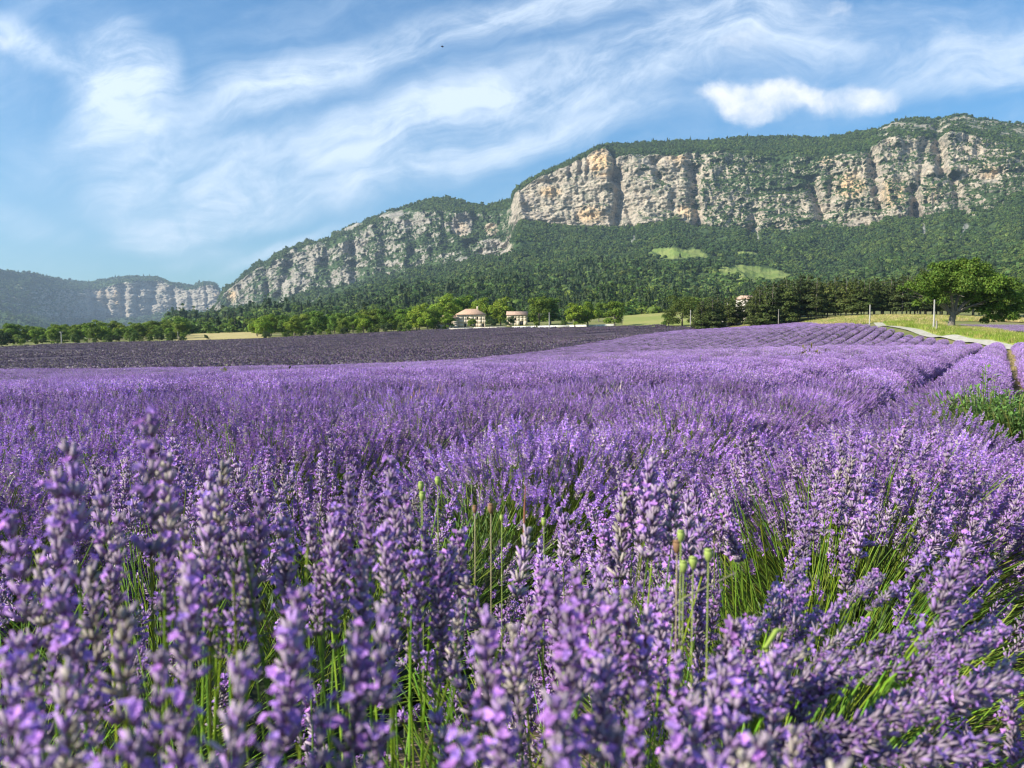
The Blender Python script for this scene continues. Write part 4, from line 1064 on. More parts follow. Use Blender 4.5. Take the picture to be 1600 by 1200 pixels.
# ---- mid-distance plants (3 - 13 m): stems, leaves, flower spikes as parts
def mid_plant(seed, n=430, hc=.84):
    r = np.random.default_rng(seed)
    ro, ct, ti, d = canopy(r, n, .48, hc, .70)
    V, Q, C = stems_geo(r, ro, ct, ti, .0016, 3, False); st = mesh_np('lavender_stems', V, None, Q, C, [M_stem])
    V, Q, C = join([leaves_geo(r, 900, .42, .46, .42, .07, .004), mound_geo(.33, .30, .34, r)]); lv = mesh_np('lavender_leaves', V, None, Q, C, [M_stem])
    V, Q, C = place_spikes(r, ti, d, SP_M, r.uniform(.85, 1.4, n)); sp = mesh_np('lavender_spikes', V, None, Q, C, [M_flower])
    return st, lv, sp
def bare_plant(seed):
    r = np.random.default_rng(seed); n = 260
    ro, ct, ti, d = canopy(r, n, .42, .74, .6)
    V, Q, C = stems_geo(r, ro, ct, ti, .0017, 3, False, (.09, .17, .028)); st = mesh_np('lavender_stems', V, None, Q, C, [M_stem])
    V, Q, C = join([leaves_geo(r, 900, .42, .5, .45, .09, .004, (.07, .13, .03)), mound_geo(.33, .30, .34, r)]); lv = mesh_np('lavender_leaves', V, None, Q, C, [M_stem])
    k = r.uniform(size=n) < .38
    V, Q, C = place_spikes(r, ti[k], d[k], SP_M, r.uniform(.7, 1.1, int(k.sum()))); return st, lv, mesh_np('lavender_spikes', V, None, Q, C, [M_flower])
BARE = [bare_plant(350+i) for i in range(2)]
BARE_AT = [(px_, py_, d_) for px_, py_, d_ in [(700, 715, 3.6), (460, 730, 3.4), (520, 735, 3.1), (300, 668, 5.4), (350, 668, 5.6), (20, 770, 2.8), (1200, 690, 6), (940, 690, 5.2)]]
BARE_XY = [tuple(float(v) for v in P(a, b, c)[:2]) for a, b, c in BARE_AT]
MID = [mid_plant(300+i, [800, 700, 820, 640, 760][i], [.84, .88, .80, .86, .9][i]) for i in range(5)]

# ---- row segments for farther off
def segment(seed, n, tm, w, hc, half=.62, sc=1.0, nleaf=300, wd=.52):
    r = np.random.default_rng(seed)
    ro, ct, ti, d = canopy(r, n, half, hc, wd, 'uniform')
    V1, Q1, C1 = stems_geo(r, ro*.4+ti*.6*np.array([1, 1, .6]), ct, ti, w, 1, False)
    V2, Q2, C2 = place_spikes(r, ti, d, tm, r.uniform(.8, 1.3, n)*sc)
    g = [(V1, Q1, C1), mound_geo(half+.02, hc*.74, wd*.84, r)]
    if nleaf: g.append(leaves_geo(r, nleaf, half, hc*.75, wd*.9, .12, .008))
    V0, Q0, C0 = join(g)
    V = np.r_[V0, V2]; Q = np.r_[Q0, Q2+len(V0)]; C = np.r_[C0, C2]
    mi = np.r_[np.zeros(len(Q0), int), np.ones(len(Q2), int)]
    return mesh_np('row_segment', V, None, Q, C, [M_stem, M_flower], mi)
C_L1 = collection_of('row_near', [segment(400+i, 1150, SP_L, .0022, .60, .62, 1.05, 100, [.46, .43, .47, .42][i]) for i in range(4)])
C_L2 = collection_of('row_mid', [segment(420+i, 760, SP_F, .004, .57, .62, .80, 0, .40) for i in range(4)])
C_L3 = collection_of('row_far', [segment(440+i, 460, SP_F, .006, .55, .62, .90, 0, .38) for i in range(4)])

NEAR_R = 12.0
def in_view(x, y, m=1.4):
    return y > -.3 and abs(x) < (y*.66+m)

def build_rows():
    names = {-1: 'lavender row at the right edge, across the straw-floored furrow', 0: 'lavender row the photo is taken over, just left of the straw-floored furrow',
             1: 'second lavender row left of the straw-floored furrow, with a dark shaded flank'}
    ords = ['third', 'fourth', 'fifth', 'sixth', 'seventh', 'eighth', 'ninth', 'tenth', 'eleventh', 'twelfth', 'thirteenth']
    for k in range(K_MIN, K_MAX+1):
        o = O0+k*S_ROW; te = t_end(o)
        t0 = -6 if k <= 3 else -6-.0*k
        ts = np.arange(t0, te, .6); x, y = from_row(ts, o)
        r_ = np.hypot(x, y)
        vis = (np.abs(x) < y*.66+6) & (y > -5)
        # rows well outside the frame are only continued near it
        if k < -1: vis &= (r_ < 90)
        nearm = (r_ < NEAR_R) & np.array([in_view(a, b) for a, b in zip(x, y)])
        keep = vis & ~nearm
        lab = names.get(k) or (ords[k-2]+' lavender row left of the straw-floored furrow, counted along the track' if 2 <= k <= 12 else ('long lavender row merging into the purple field towards the dark field' if k > 12 else 'lavender row beyond the right edge of the picture'))
        if not keep.any() or k < -4: continue
        root = thing('lavender_row', lab, 'lavender row', (float(x[0]), float(y[0]), 0), 0, 'rows of the lavender field')
        off = np.array([root.location.x, root.location.y, 0])
        for nm, coll, a, b, sp in (('flower_spikes', C_L1, 0, 30, 1.0), ('flower_spikes', C_L2, 30, 75, 1.0), ('flower_spikes', C_L3, 75, 999, 1.0)):
            s = keep & (r_ >= a) & (r_ < b)
            if a == 0 or True:
                # segments are 1.2 m long and set 0.6 m apart near, 1.2 m far
                sel = np.where(s)[0]
                if b > 31: sel = sel[sel % 2 == 0]
            if not len(sel): continue
            xs, ys = x[sel]+rng.normal(0, .03, len(sel)), y[sel]+rng.normal(0, .03, len(sel))
            zs = H(xs, ys)+.02
            n = len(sel); rot = np.zeros((n, 3)); rot[:, 2] = math.pi/2-ROW_AZ+np.where(rng.uniform(size=n) < .5, math.pi, 0)+rng.normal(0, .05, n)
            hv = 1+.10*fbm(xs*.35, ys*.35, seed=5, octv=3)*2+rng.normal(0, .03, n)
            sc = np.stack([np.ones(n), 1+rng.normal(0, .03, n)*1.0, hv], 1)
            tail = sstep(0, 1.6, te-ts[sel]); sc[:, 2] *= .55+.45*tail; sc[:, 1] *= .7+.3*tail
            if b < 31: sc[:, 2] *= rng.uniform(.93, 1.03, n)
            if k in (-1, 0, 1): sc[:, 1] *= {-1: 1.22, 0: 1.08, 1: 1.0}[k]
            scatter(nm, coll, np.stack([xs, ys, zs], 1)-off, rot, sc, rng.integers(0, 4, n), parent=root)
build_rows()

# individual plants close by
HP_R = 2.1
BARE_HI = [(*[float(v) for v in P(a, b, c)[:2]], q) for a, b, c, q in [(1120, 790, 2.35, .20), (1190, 780, 2.45, .20), (1130, 810, 2.1, .13), (985, 890, 1.65, .09), (1230, 900, 1.5, .07), (1330, 1060, 1.0, .08), (1450, 1130, .9, .12), (1300, 1120, .85, .10), (430, 1090, .75, .12), (330, 1130, .7, .13), (620, 1140, .72, .12), (560, 1080, .8, .1)]]
def high_plant(x, y, rz, seed, n, hc, label, lean=(0, 0), half=.42, wd=.62, sp=1.2, bare=None):
    r = np.random.default_rng(seed)
    t = thing('lavender_plant', label, 'lavender plant', (x, y, H1(x, y)), rz, 'lavender plants close to the viewer')
    ro, ct, ti, d = canopy(r, n, half, hc, wd)
    L = np.array([lean[0], lean[1], 0]); ti = ti+L*ti[:, 2:3]; ct = ct+L*ct[:, 2:3]*.4; d = d+L*.7; d /= np.linalg.norm(d, axis=1)[:, None]
    if bare is not None:
        M = np.array([[math.cos(rz), -math.sin(rz), 0], [math.sin(rz), math.cos(rz), 0], [0, 0, 1]]); Wt = ti@M.T+np.array([x, y, t.location.z])
        kp = np.ones(len(ti), bool)
        for (bx, by, br) in bare: kp &= np.hypot(Wt[:, 0]-bx, Wt[:, 1]-by) > br
    else: kp = np.ones(len(ti), bool)
    # no stem pokes into the lens
    M = np.array([[math.cos(rz), -math.sin(rz), 0], [math.sin(rz), math.cos(rz), 0], [0, 0, 1]]); Wt = ti@M.T+np.array([x, y, t.location.z])
    dist = np.linalg.norm(Wt-np.array([0, 0, CAMZ]), axis=1); kp &= dist > .36
    ro, ct, ti, d, Wt = ro[kp], ct[kp], ti[kp], d[kp], Wt[kp]
    spk = np.ones(len(ti), bool)
    wy = np.maximum(Wt[:, 1], .05); qx = CX+FPX*Wt[:, 0]/wy; qy = CY-FPX*np.tan(np.arctan((Wt[:, 2]-CAMZ)/wy)+PITCH)
    spk &= ~((r.uniform(size=len(ti)) < .84) & (((qx > 1130) & (qy > 880)) | ((qx < 760) & (qy > 850))))
    for (bx, by, br) in BARE_HI: spk &= (np.hypot(Wt[:, 0]-bx, Wt[:, 1]-by) > br)
    V, Q, C = stems_geo(r, ro, ct, ti, .0014, 6, True, (.135, .255, .025)); link('stems', mesh_np('lavender_stems', V, None, Q, C, [M_stem], smooth=True), t)['kind'] = 'stuff'
    V, Q, C = join([leaves_geo(r, 1500, .40, .5, .42, .06, .0028, (.085, .125, .05)), mound_geo(.30, .26, .3, r)]); link('leaves', mesh_np('lavender_leaves', V, None, Q, C, [M_stem]), t)['kind'] = 'stuff'
    F = frames(d, r)
    for i in np.where(spk)[0]:
        o = bpy.data.objects.new('flower_spike', SPH_ME[r.integers(0, 9) if r.uniform() > .10 else r.integers(9, 11)])
        SC.collection.objects.link(o); o.parent = t
        s = sp*r.uniform(.8, 1.35)
        m = Matrix([[*F[i][0], 0], [*F[i][1], 0], [*F[i][2], 0], [0, 0, 0, 1]]) @ Matrix.Scale(s, 4)
        m.translation = ti[i]; o.matrix_local = m
    return t

def near_plants():
    cnt = 0
    rz = math.pi/2-ROW_AZ
    for k in range(-3, 9):
        o = O0+k*S_ROW
        for t_ in np.arange(-6, 14, .52):
            tt = t_+rng.uniform(-.06, .06); oo = o+rng.normal(0, .04)
            x, y = from_row(tt, oo); r_ = math.hypot(x, y)
            if r_ > NEAR_R or not in_view(x, y, 1.5): continue
            yaw = rz+(math.pi if rng.uniform() < .5 else 0)+rng.normal(0, .1)
            if r_ < HP_R+.9 and k in (0, 1) and y > .05:
                continue
            if r_ < .9: continue
            if k == 0 and 6.7 < r_ < 9.0: continue
            p = MID[rng.integers(0, 5)]
            lb = 'bushy lavender plant in full bloom in the near part of the purple field'
            if min(math.hypot(x-a, y-b) for a, b in BARE_XY) < .34:
                p = BARE[rng.integers(0, 2)]; lb = 'green lavender plant with few flowers, a gap in the purple field'
            t = thing('lavender_plant', lb, 'lavender plant', (x, y, H1(x, y)), yaw, 'lavender plants of the near field')
            s = rng.uniform(.94, 1.06); t.scale = (s, s*float(np.interp(r_, [3, 12], [1, .80])), s*rng.uniform(.94, 1.05)*float(np.interp(r_, [2.5, 5, 8, 12], [1, .88, .78, .72])))
            for nm, me in zip(('stems', 'leaves', 'flower_spikes'), p): link(nm, me, t)['kind'] = 'stuff'
            cnt += 1
    return cnt
near_plants()
rz = math.pi/2-ROW_AZ
def rp(t, o): return from_row(t, o)
HIGH = [
 # t, o, n, hc, lean, label
 (.55, .62, 250, 1.06, (.0, .0), 'tall blurred lavender plant nearest the lens, filling the bottom centre'),
 (1.15, .50, 290, .98, (.05, -.10), 'lavender plant leaning right beside the poppy pods'),
 (1.75, .42, 300, .92, (.05, -.08), 'dense lavender plant right of centre behind the poppy pods'),
 (2.35, .47, 280, .88, (.0, -.05), 'lavender plant at the right with flowers sweeping towards the track'),
 (2.9, .45, 260, .86, (.0, -.05), 'lavender plant behind the sweeping one at the right side'),
 (.10, 1.05, 230, 1.10, (.0, .05), 'tall lavender plant at the lower left with upright spikes'),
 (-.35, 1.15, 160, 1.12, (.0, .05), 'lavender plant at the bottom left corner with soft blurred spikes'),
 (.75, 1.9, 260, .93, (.0, .0), 'lavender plant in the second row at the left edge'),
 (1.3, 1.95, 270, .90, (.0, .0), 'lavender plant in the second row behind the tall upright spikes'),
 (1.9, 1.98, 260, .86, (.0, .0), 'lavender plant in the second row left of the green gap'),
 (.9, -.15, 200, .80, (.12, -.25), 'lavender plant sprawling to the right at the bottom right corner'),
]
for i, (t_, o_, n_, hc, ln, lb) in enumerate(HIGH):
    x, y = rp(t_, o_)
    high_plant(float(x), float(y), rz, 600+i, n_, hc, lb, ln)

# the tallest stems right in front of the lens
def tall_stems(name_label, root_px, tips, seed, sp=1.2, sweep=False):
    r = np.random.default_rng(seed)
    if not sweep: tips = tips+[(a+r.normal(0, 30), b+abs(r.normal(0, 45))+10, c*r.uniform(.95, 1.12)) for a, b, c in tips for _ in range(1) if b < 800]
    W = np.array([[float(v) for v in P(a, b+22, c)] for a, b, c in tips])
    cx, cy = W[:, 0].mean()*.55+root_px[0]*.45, W[:, 1].mean()*.55+root_px[1]*.45
    t = thing('lavender_plant', name_label, 'lavender plant', (cx, cy, 0), 0, 'lavender plants close to the viewer')
    ti = W-np.array([cx, cy, 0]); n = len(ti)
    ro = np.stack([ti[:, 0]*.2, ti[:, 1]*.2, np.full(n, .06)], 1)+r.normal(0, .02, (n, 3))*[1, 1, 0]
    if sweep: ro = np.stack([ti[:, 0]*.05+root_px[0]-cx, ti[:, 1]*.05+root_px[1]-cy, np.full(n, .15)], 1)+r.normal(0, .03, (n, 3))
    ct = ro+(ti-ro)*(np.array([.45, .45, .95]) if sweep else np.array([.65, .65, .6])); d = ti-ct; d /= np.linalg.norm(d, axis=1)[:, None]; d[:, 2] += (.12 if sweep else .25); d += r.normal(0, .06, (n, 3)); d /= np.linalg.norm(d, axis=1)[:, None]
    ti = ti-d*.085*sp
    V, Q, C = stems_geo(r, ro, ct, ti, .0017, 8, True, (.16, .31, .025)); link('stems', mesh_np('lavender_stems', V, None, Q, C, [M_stem], smooth=True), t)['kind'] = 'stuff'
    F = frames(d, r)
    for i in range(n):
        o = bpy.data.objects.new('flower_spike', SPH_ME[r.integers(0, 10)]); SC.collection.objects.link(o); o.parent = t
        s = sp*r.uniform(.92, 1.2)
        m = Matrix([[*F[i][0], 0], [*F[i][1], 0], [*F[i][2], 0], [0, 0, 0, 1]]) @ Matrix.Scale(s, 4)
        m.translation = ti[i]; o.matrix_local = m
        if r.uniform() < .8:      # a lower, detached whorl on the same stem
            o2 = bpy.data.objects.new('flower_spike', SPH_ME[r.integers(0, 10)]); SC.collection.objects.link(o2); o2.parent = t
            m2 = m @ Matrix.Scale(.62, 4); m2.translation = ti[i]-d[i]*.045*sp; o2.matrix_local = m2
tall_stems('tallest lavender spikes, blurred and upright, at the left of the foreground', (-.45, .75), [(112, 682, .70), (160, 735, .85), (235, 664, .72), (262, 690, 1.05), (350, 688, .92), (325, 745, .78), (412, 742, .80), (20, 815, .70), (60, 832, .78), (300, 840, .60), (470, 875, .66), (195, 905, .55), (90, 900, .62), (140, 830, .66), (380, 800, .8), (290, 760, .9), (445, 800, .95)], 801)
tall_stems('lavender plant with tall grey-mauve spikes left of the poppy pods', (-.12, .95), [(545, 702, 1.12), (612, 694, 1.05), (575, 745, 1.0), (632, 745, 1.1), (520, 790, .95), (600, 800, .9), (655, 830, 1.0), (560, 850, .8), (620, 880, .85), (690, 860, 1.0), (500, 850, 1.0), (640, 790, 1.15), (570, 790, 1.1), (720, 800, 1.15), (705, 840, 1.1), (480, 770, 1.2)], 802, 1.15)
tall_stems('lavender plant with mauve spikes in the lower centre of the foreground', (.1, .75), [(900, 838, .82), (862, 870, .78), (935, 862, .86), (830, 900, .9), (980, 905, .8), (760, 960, .6), (800, 930, .72), (890, 940, .6), (940, 985, .62), (1010, 950, .8), (1060, 985, .72), (1000, 1040, .58), (870, 1060, .46), (780, 1050, .5), (1080, 1060, .6), (905, 870, .95), (850, 850, 1.0), (960, 930, .9), (1120, 1010, .75), (1040, 900, .95), (1150, 1090, .6), (1060, 1130, .5), (730, 1110, .48), (960, 1120, .48)], 803, 1.12)
tall_stems('soft blurred lavender spikes at the bottom left corner', (-.35, .5), [(100, 1000, .5), (60, 1100, .44), (210, 1080, .46), (250, 960, .5), (380, 1010, .48), (460, 960, .54), (330, 1120, .42), (600, 905, .55), (30, 960, .52), (160, 1130, .42), (560, 980, .55), (420, 1100, .45), (15, 1030, .5), (280, 1040, .5), (510, 1060, .5)], 804, 1.15)
tall_stems('few lavender spikes at the bottom edge right of centre', (.4, .5), [(1210, 990, .7), (1240, 1080, .58), (1190, 1140, .5), (1290, 1160, .52), (1120, 1170, .46), (1160, 1120, .5)], 805, 1.1)

_sw = [(1290, 990, .95), (1345, 1005, .9), (1310, 1030, .92), (1240, 1000, .88), (1400, 1135, .82), (1450, 1095, .82), (1545, 1145, .78), (1335, 1130, .78), (1500, 1000, 1.0), (1430, 955, 1.1), (1560, 940, 1.1),
       (1380, 880, 1.4), (1460, 850, 1.4), (1220, 905, 1.3), (1180, 930, 1.2), (1130, 1000, 1.0), (1580, 1060, .88), (1480, 1040, .92), (1540, 870, 1.25), (1300, 920, 1.3), (1350, 960, 1.2), (1250, 860, 1.5), (1590, 990, 1.0), (1500, 920, 1.2), (1200, 1060, .85)]
_r = np.random.default_rng(5); _tips = [(a+_r.normal(0, 20), b+_r.normal(0, 14), c*_r.uniform(.96, 1.06)) for a, b, c in _sw for _ in range(3)]
tall_stems('lavender plant whose stems sweep flat to the right at the lower right', (.20, .88), _tips, 806, 1.05, True)

# ---- dark field: low clipped rows
def dark_tuft(seed):
    r = np.random.default_rng(seed); n = 34
    C = np.stack([r.uniform(-.7, .7, n), r.normal(0, .22, n), r.uniform(.12, .42, n)], 1)
    N = rand_unit(r, n); N[:, 2] = np.abs(N[:, 2])
    V, Q, c = cards(r, C, N, .13, .7, (.115, .085, .135), .22)
    k = r.uniform(size=n) < .16; c.reshape(n, 4, 3)[k] = (.17, .16, .12)
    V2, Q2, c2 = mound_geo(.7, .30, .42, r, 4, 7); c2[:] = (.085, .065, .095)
    Vj, Qj, Cj = join([(V, Q, c), (V2, Q2, c2)])
    return mesh_np('dark_tuft', Vj, None, Qj, Cj, [M_stem])
C_dark = collection_of('dark_tufts', [dark_tuft(500+i) for i in range(5)])
def dark_field():
    az = R(72); ux, uy = math.sin(az), math.cos(az)
    A = np.array(darkN+darkF[::-1])
    # points on rows clipped to the field outline
    t = np.arange(-330, 330, 1.15); o = np.arange(-60, 420, 1.7)
    Tm, Om = np.meshgrid(t, o); Tm = Tm.ravel()+rng.normal(0, .2, Tm.size); Om = Om.ravel()+rng.normal(0, .09, Om.size)
    x = Tm*ux-Om*uy; y = Tm*uy+Om*ux
    def inside(x, y, poly):
        c = np.zeros(len(x), bool); n = len(poly)
        for i in range(n):
            x1, y1 = poly[i]; x2, y2 = poly[(i+1) % n]
            m = ((y1 > y) != (y2 > y)) & (x < (x2-x1)*(y-y1)/(y2-y1+1e-12)+x1); c ^= m
        return c
    m = (y > 5) & (np.abs(x) < y*.68+25); x, y = x[m], y[m]
    m = inside(x, y, A); x, y = x[m], y[m]
    miss = fbm(x/14, y/9, seed=91, octv=4); m = miss < .34; x, y = x[m], y[m]
    n = len(x); rot = np.zeros((n, 3)); rot[:, 2] = math.pi/2-az+rng.normal(0, .1, n)
    s = rng.uniform(.75, 1.15, n); hv = 1+.5*fbm(x/25, y/12, seed=4, octv=3)
    scatter('dark_lavender', C_dark, np.stack([x, y, H(x, y)+.02], 1), rot, np.stack([s, s, s*hv], 1), rng.integers(0, 5, n),
            label='dark purple-brown lavender field between the bright field and the woods', cat='lavender field')
dark_field()

# small lavender patch beyond the walnut tree
pts = []
for q in np.arange(0, 14, 1.5):
    for s_ in np.arange(0, 60, 1.2):
        pts.append((52+s_*1.0+q*.1, 118+q+s_*.08))
pts = np.array([p for p in pts if (p[0]/p[1]*FPX+CX) > 1492 + (p[1]-118)*.5])
n = len(pts); rot = np.zeros((n, 3)); rot[:, 2] = .08
scatter('lavender_patch', C_L3, np.stack([pts[:, 0], pts[:, 1], H(pts[:, 0], pts[:, 1])+.02], 1), rot, np.full((n, 3), .85), rng.integers(0, 4, n), label='small lavender patch in tree shade behind the walnut tree', cat='lavender field')

# ------------------------------------------------------------------ grass, straw and weeds
M_grass = leaf_mat('grass', .02, .25)
def blades(seed, n, h, w, spread, col, lean=.4, heads=False):
    r = np.random.default_rng(seed)
    C = np.stack([r.normal(0, spread, n), r.normal(0, spread, n), 0*np.zeros(n)], 1)
    L = h*r.uniform(.5, 1.15, n); a = r.uniform(0, 6.28, n); q = lean*r.uniform(.2, 1, n)
    d = np.stack([np.cos(a)*q, np.sin(a)*q, np.ones(n)], 1); u = np.stack([-np.sin(a), np.cos(a), 0*a], 1)
    m = C+d*L[:, None]*.55; e = C+d*L[:, None]*np.array([1.5, 1.5, .98])
    V = np.stack([C-u*w, C+u*w, m+u*w*.8, m-u*w*.8, e, e+u*w*.1], 1).reshape(-1, 3)
    b = np.arange(n)*6
    Q = np.concatenate([np.stack([b, b+1, b+2, b+3], 1), np.stack([b+3, b+2, b+5, b+4], 1)])
    c = np.array(col)[None]*r.uniform(.65, 1.35, (n, 1))
    return V, Q, np.repeat(c, 6, 0)
def tuft_mesh(name, *a, **k):
    V, Q, c = blades(*a, **k); return mesh_np(name, V, None, Q, c, [M_grass])
C_straw = collection_of('straw', [tuft_mesh('straw', 700+i, 40, .12, .006, .16, (.46, .37, .17), 1.6) for i in range(3)])
C_verge = collection_of('verge', [tuft_mesh('verge', 710+i, 46, .45, .014, .30, c, .5) for i, c in enumerate([(.28, .37, .05), (.48, .43, .14), (.22, .32, .04), (.58, .47, .22)])])
# straw on the furrow right of the camera row
ts = np.arange(6, 72, .12); n = len(ts)*2
tt = np.repeat(ts, 2)+rng.normal(0, .1, n); oo = -.28+rng.normal(0, .13, n)
x, y = from_row(tt, oo)
rot = np.zeros((n, 3)); rot[:, 2] = rng.uniform(0, 6.28, n)
scatter('straw', C_straw, np.stack([x, y, H(x, y)+.03], 1), rot, np.full((n, 3), 1.0)*rng.uniform(.7, 1.3, (n, 1)), rng.integers(0, 3, n), label='dry golden straw covering the furrow beside the camera row', cat='straw')
# verge grass
rc = np.array(road_c); seg_t = rng.uniform(0, 1, 5200); sL = np.r_[0, np.cumsum(np.hypot(*np.diff(rc, axis=0).T))]; sL /= sL[-1]
seg_t = seg_t*.82
bx = np.interp(seg_t, sL, rc[:, 0]); by = np.interp(seg_t, sL, rc[:, 1])
tx_ = np.interp(seg_t+.01, sL, rc[:, 0])-bx; ty_ = np.interp(seg_t+.01, sL, rc[:, 1])-by; nn_ = np.hypot(tx_, ty_); nx, ny = ty_/nn_, -tx_/nn_
w_ = 1.0+rng.uniform(0, 1, len(bx))**.8*9
x, y = bx-nx*w_, by-ny*w_; n = len(x); rot = np.zeros((n, 3)); rot[:, 2] = rng.uniform(0, 6.28, n)
idx = np.where(w_ < 5.5, rng.choice([0, 2, 0, 1], n), rng.choice([1, 3, 1, 0], n))
scatter('verge_grass', C_verge, np.stack([x, y, H(x, y)+.04], 1), rot, rng.uniform(.7, 1.25, (n, 1))*np.ones((n, 3)), idx, label='green and golden grass on the verge behind the gravel track', cat='grass')
# golden grass under the pines and round the track head
n = 6000; pxs = rng.uniform(1180, 1700, n); ds = rng.uniform(150, 200, n); x, y = (pxs-CX)/FPX*ds, ds
tt_, oo_ = to_row(x, y); ok = tt_ > np.interp(oo_, _eo, _et)+3; x, y = x[ok], y[ok]; n = len(x)
rot = np.zeros((n, 3)); rot[:, 2] = rng.uniform(0, 6.28, n)
scatter('golden_grass', C_verge, np.stack([x, y, H(x, y)+.04], 1), rot, rng.uniform(.7, 1.3, (n, 1))*np.ones((n, 3))*1.1, rng.choice([1, 3, 3, 0], n), label='dry golden grass in front of the pine row', cat='grass')

# leafy weed clump at the right
def leafy(seed, n, h, rad, L, W, col):
    r = np.random.default_rng(seed); k = n//14
    parts_ = []
    ends = np.stack([r.normal(0, rad, k), r.normal(0, rad, k), h*r.uniform(.45, 1.0, k)], 1)
    root = ends*np.array([.25, .25, 0])
    V, Q, C = stems_geo(r, root, (root+ends)/2+[0, 0, h*.1], ends, .004, 3, False, (.12, .17, .05)); parts_.append((V, Q, C))
    f = r.uniform(.2, 1, (k, 14)); base = root[:, None]+(ends-root)[:, None]*f[..., None]; base = base.reshape(-1, 3)
    d = rand_unit(r, len(base)); d[:, 2] = np.abs(d[:, 2])*.7+.1; d /= np.linalg.norm(d, axis=1)[:, None]
    u = np.cross(d, [0, 0, 1]); u /= np.linalg.norm(u, axis=1)[:, None]
    s = r.uniform(.6, 1.3, (len(base), 1))
    V = np.stack([base, base+d*L*s*.5+u*W*s, base+d*L*s-[0, 0, .01], base+d*L*s*.5-u*W*s], 1).reshape(-1, 3)
    parts_.append((V, np.arange(len(V)).reshape(-1, 4), np.repeat(np.array(col)[None]*r.uniform(.6, 1.4, (len(base), 1)), 4, 0)))
    return join(parts_)
def weed(px, d, topy, label, n=400, rad=.18, L=.09, W=.018, col=(.14, .25, .06), name='weed', cat='weed', hmin=.3, group=None):
    x, y = dxy(px, d); z = H1(x, y); h = max(hmin, float(P(px, topy, d)[2])-z)
    V, Q, C = leafy(int(px), n, h, rad, L, W, col)
    link(name, mesh_np(name, V, None, Q, C, [M_grass]), None, (x, y, z), label, cat, group)
weed(1547, 7.6, 568, 'tall upright leafy weed standing above the green clump at the right', 260, .045, .075, .016)
weed(1560, 7.3, 606, 'leafy green weed clump at the right edge beside the straw furrow', 5000, .24, .075, .012)
weed(1590, 6.6, 622, 'low spreading weed clump at the right edge, nearest of the green clump', 5000, .30, .075, .012, (.13, .24, .05))
weed(1625, 6.2, 640, 'low green weed just past the right edge beside the green clump', 5000, .34, .075, .011)
weed(1530, 7.0, 615, 'smaller weed at the left of the green clump', 2600, .22, .07, .010, (.13, .24, .05))
weed(1419, 13.0, 592, 'small pale green weed poking out of the lavender right of centre', 120, .05, .07, .016, (.22, .27, .12))
weed(352, 30, 569, 'small yellow-green thistle on the field edge at the left', 110, .16, .16, .035, (.22, .26, .07), hmin=.9)
weed(430, 34, 566, 'grey thistle on the field edge right of the yellow-green one', 60, .16, .14, .02, (.22, .19, .15), hmin=.9)
weed(450, 17, 588, 'dark green leafy weed in the lavender at the left', 130, .07, .09, .025, (.07, .11, .035), hmin=.85)
weed(640, 19, 582, 'round thistle head weed left of centre in the lavender', 130, .09, .10, .02, (.12, .16, .07), hmin=.85)
weed(205, 10, 614, 'small green weed among the left lavender', 60, .05, .07, .014, (.13, .2, .05), hmin=.85)
weed(185, 27, 570, 'dry whitish branching weed above the left lavender', 50, .22, .10, .012, (.55, .48, .42), hmin=.9)
weed(1095, 22, 566, 'small dark weed in the middle of the lavender', 80, .07, .1, .02, (.08, .12, .045), hmin=.85)
weed(1268, 32, 540, 'olive tuft growing between lavender rows at the right', 240, .35, .2, .03, (.24, .22, .06), hmin=.8)
# dry grasses
def dry_grass(px, d, topy, label, n=26, sp=.06, col=(.62, .50, .33), lean=.5):
    x, y = dxy(px, d); z = H1(x, y)+.3; h = float(P(px, topy, d)[2])-z
    V, Q, C = blades(int(px)+3, n, max(h, .4), .0035*max(1, d/5), sp, col, lean)
    link('dry_grass', mesh_np('dry_grass', V, None, Q, C, [M_grass]), None, (x, y, z), label, 'grass')
dry_grass(660, 8.5, 598, 'orange dry grass tuft left of centre in the lavender', 40, .09, (.62, .38, .20), .25)
dry_grass(950, 9.5, 604, 'pale dry grass tuft bending in the lavender right of centre')
dry_grass(985, 10, 602, 'pale arching dry grass just right of the bent tuft', 20, .08, (.66, .55, .40), .9)
dry_grass(803, 7, 622, 'single pale grass plume in the centre of the lavender', 10, .03, (.66, .56, .42), .3)
dry_grass(1000, 38, 553, 'pale dry grass patch far out in the lavender, centre', 60, .9, (.50, .38, .30), .5)
dry_grass(1180, 45, 546, 'pale dry grass patch farther right among the rows', 60, 1.0, (.50, .38, .30), .5)

# poppy seed pods
M_pod = flat('green_pod', (.30, .38, .09), .5); M_podbrown = flat('brown_pod', (.24, .14, .07)); M_straw = flat('straw_stem', (.42, .36, .2))
def poppy(px, py, d, label, mat=M_pod, s=1.0, lean=(0, 0)):
    s *= .80
    x, y, z = [float(v) for v in P(px, py, d)]; g = .35
    t = thing('poppy_pod', label, 'poppy pod', (x-lean[0], y-lean[1], g))
    hz = z-g
    V, Q = tube([(0, 0, 0), (lean[0]*.4, lean[1]*.4, hz*.6), (lean[0], lean[1], hz-.008*s)], [.0009, .0009, .0010], 6)
    link('stalk', mesh_np('poppy_stalk', V, None, Q, None, [M_straw if mat is M_podbrown else mat], smooth=True), t)
    zz = np.array([-.010, -.009, -.004, .002, .007, .009, .0095, .0115])*s; rr = np.array([.0015, .003, .0055, .0068, .0062, .0045, .0072, .002])*s
    V, Q = tube([(lean[0], lean[1], hz+q) for q in zz], rr, 12)
    link('seed_head', mesh_np('poppy_head', V, None, Q, None, [mat], smooth=True), t)
poppy(658, 760, 1.55, 'upper green poppy pod of the close pair left of centre', s=1.15)
poppy(660, 776, 1.5, 'lower green poppy pod of the close pair left of centre', s=1.15)
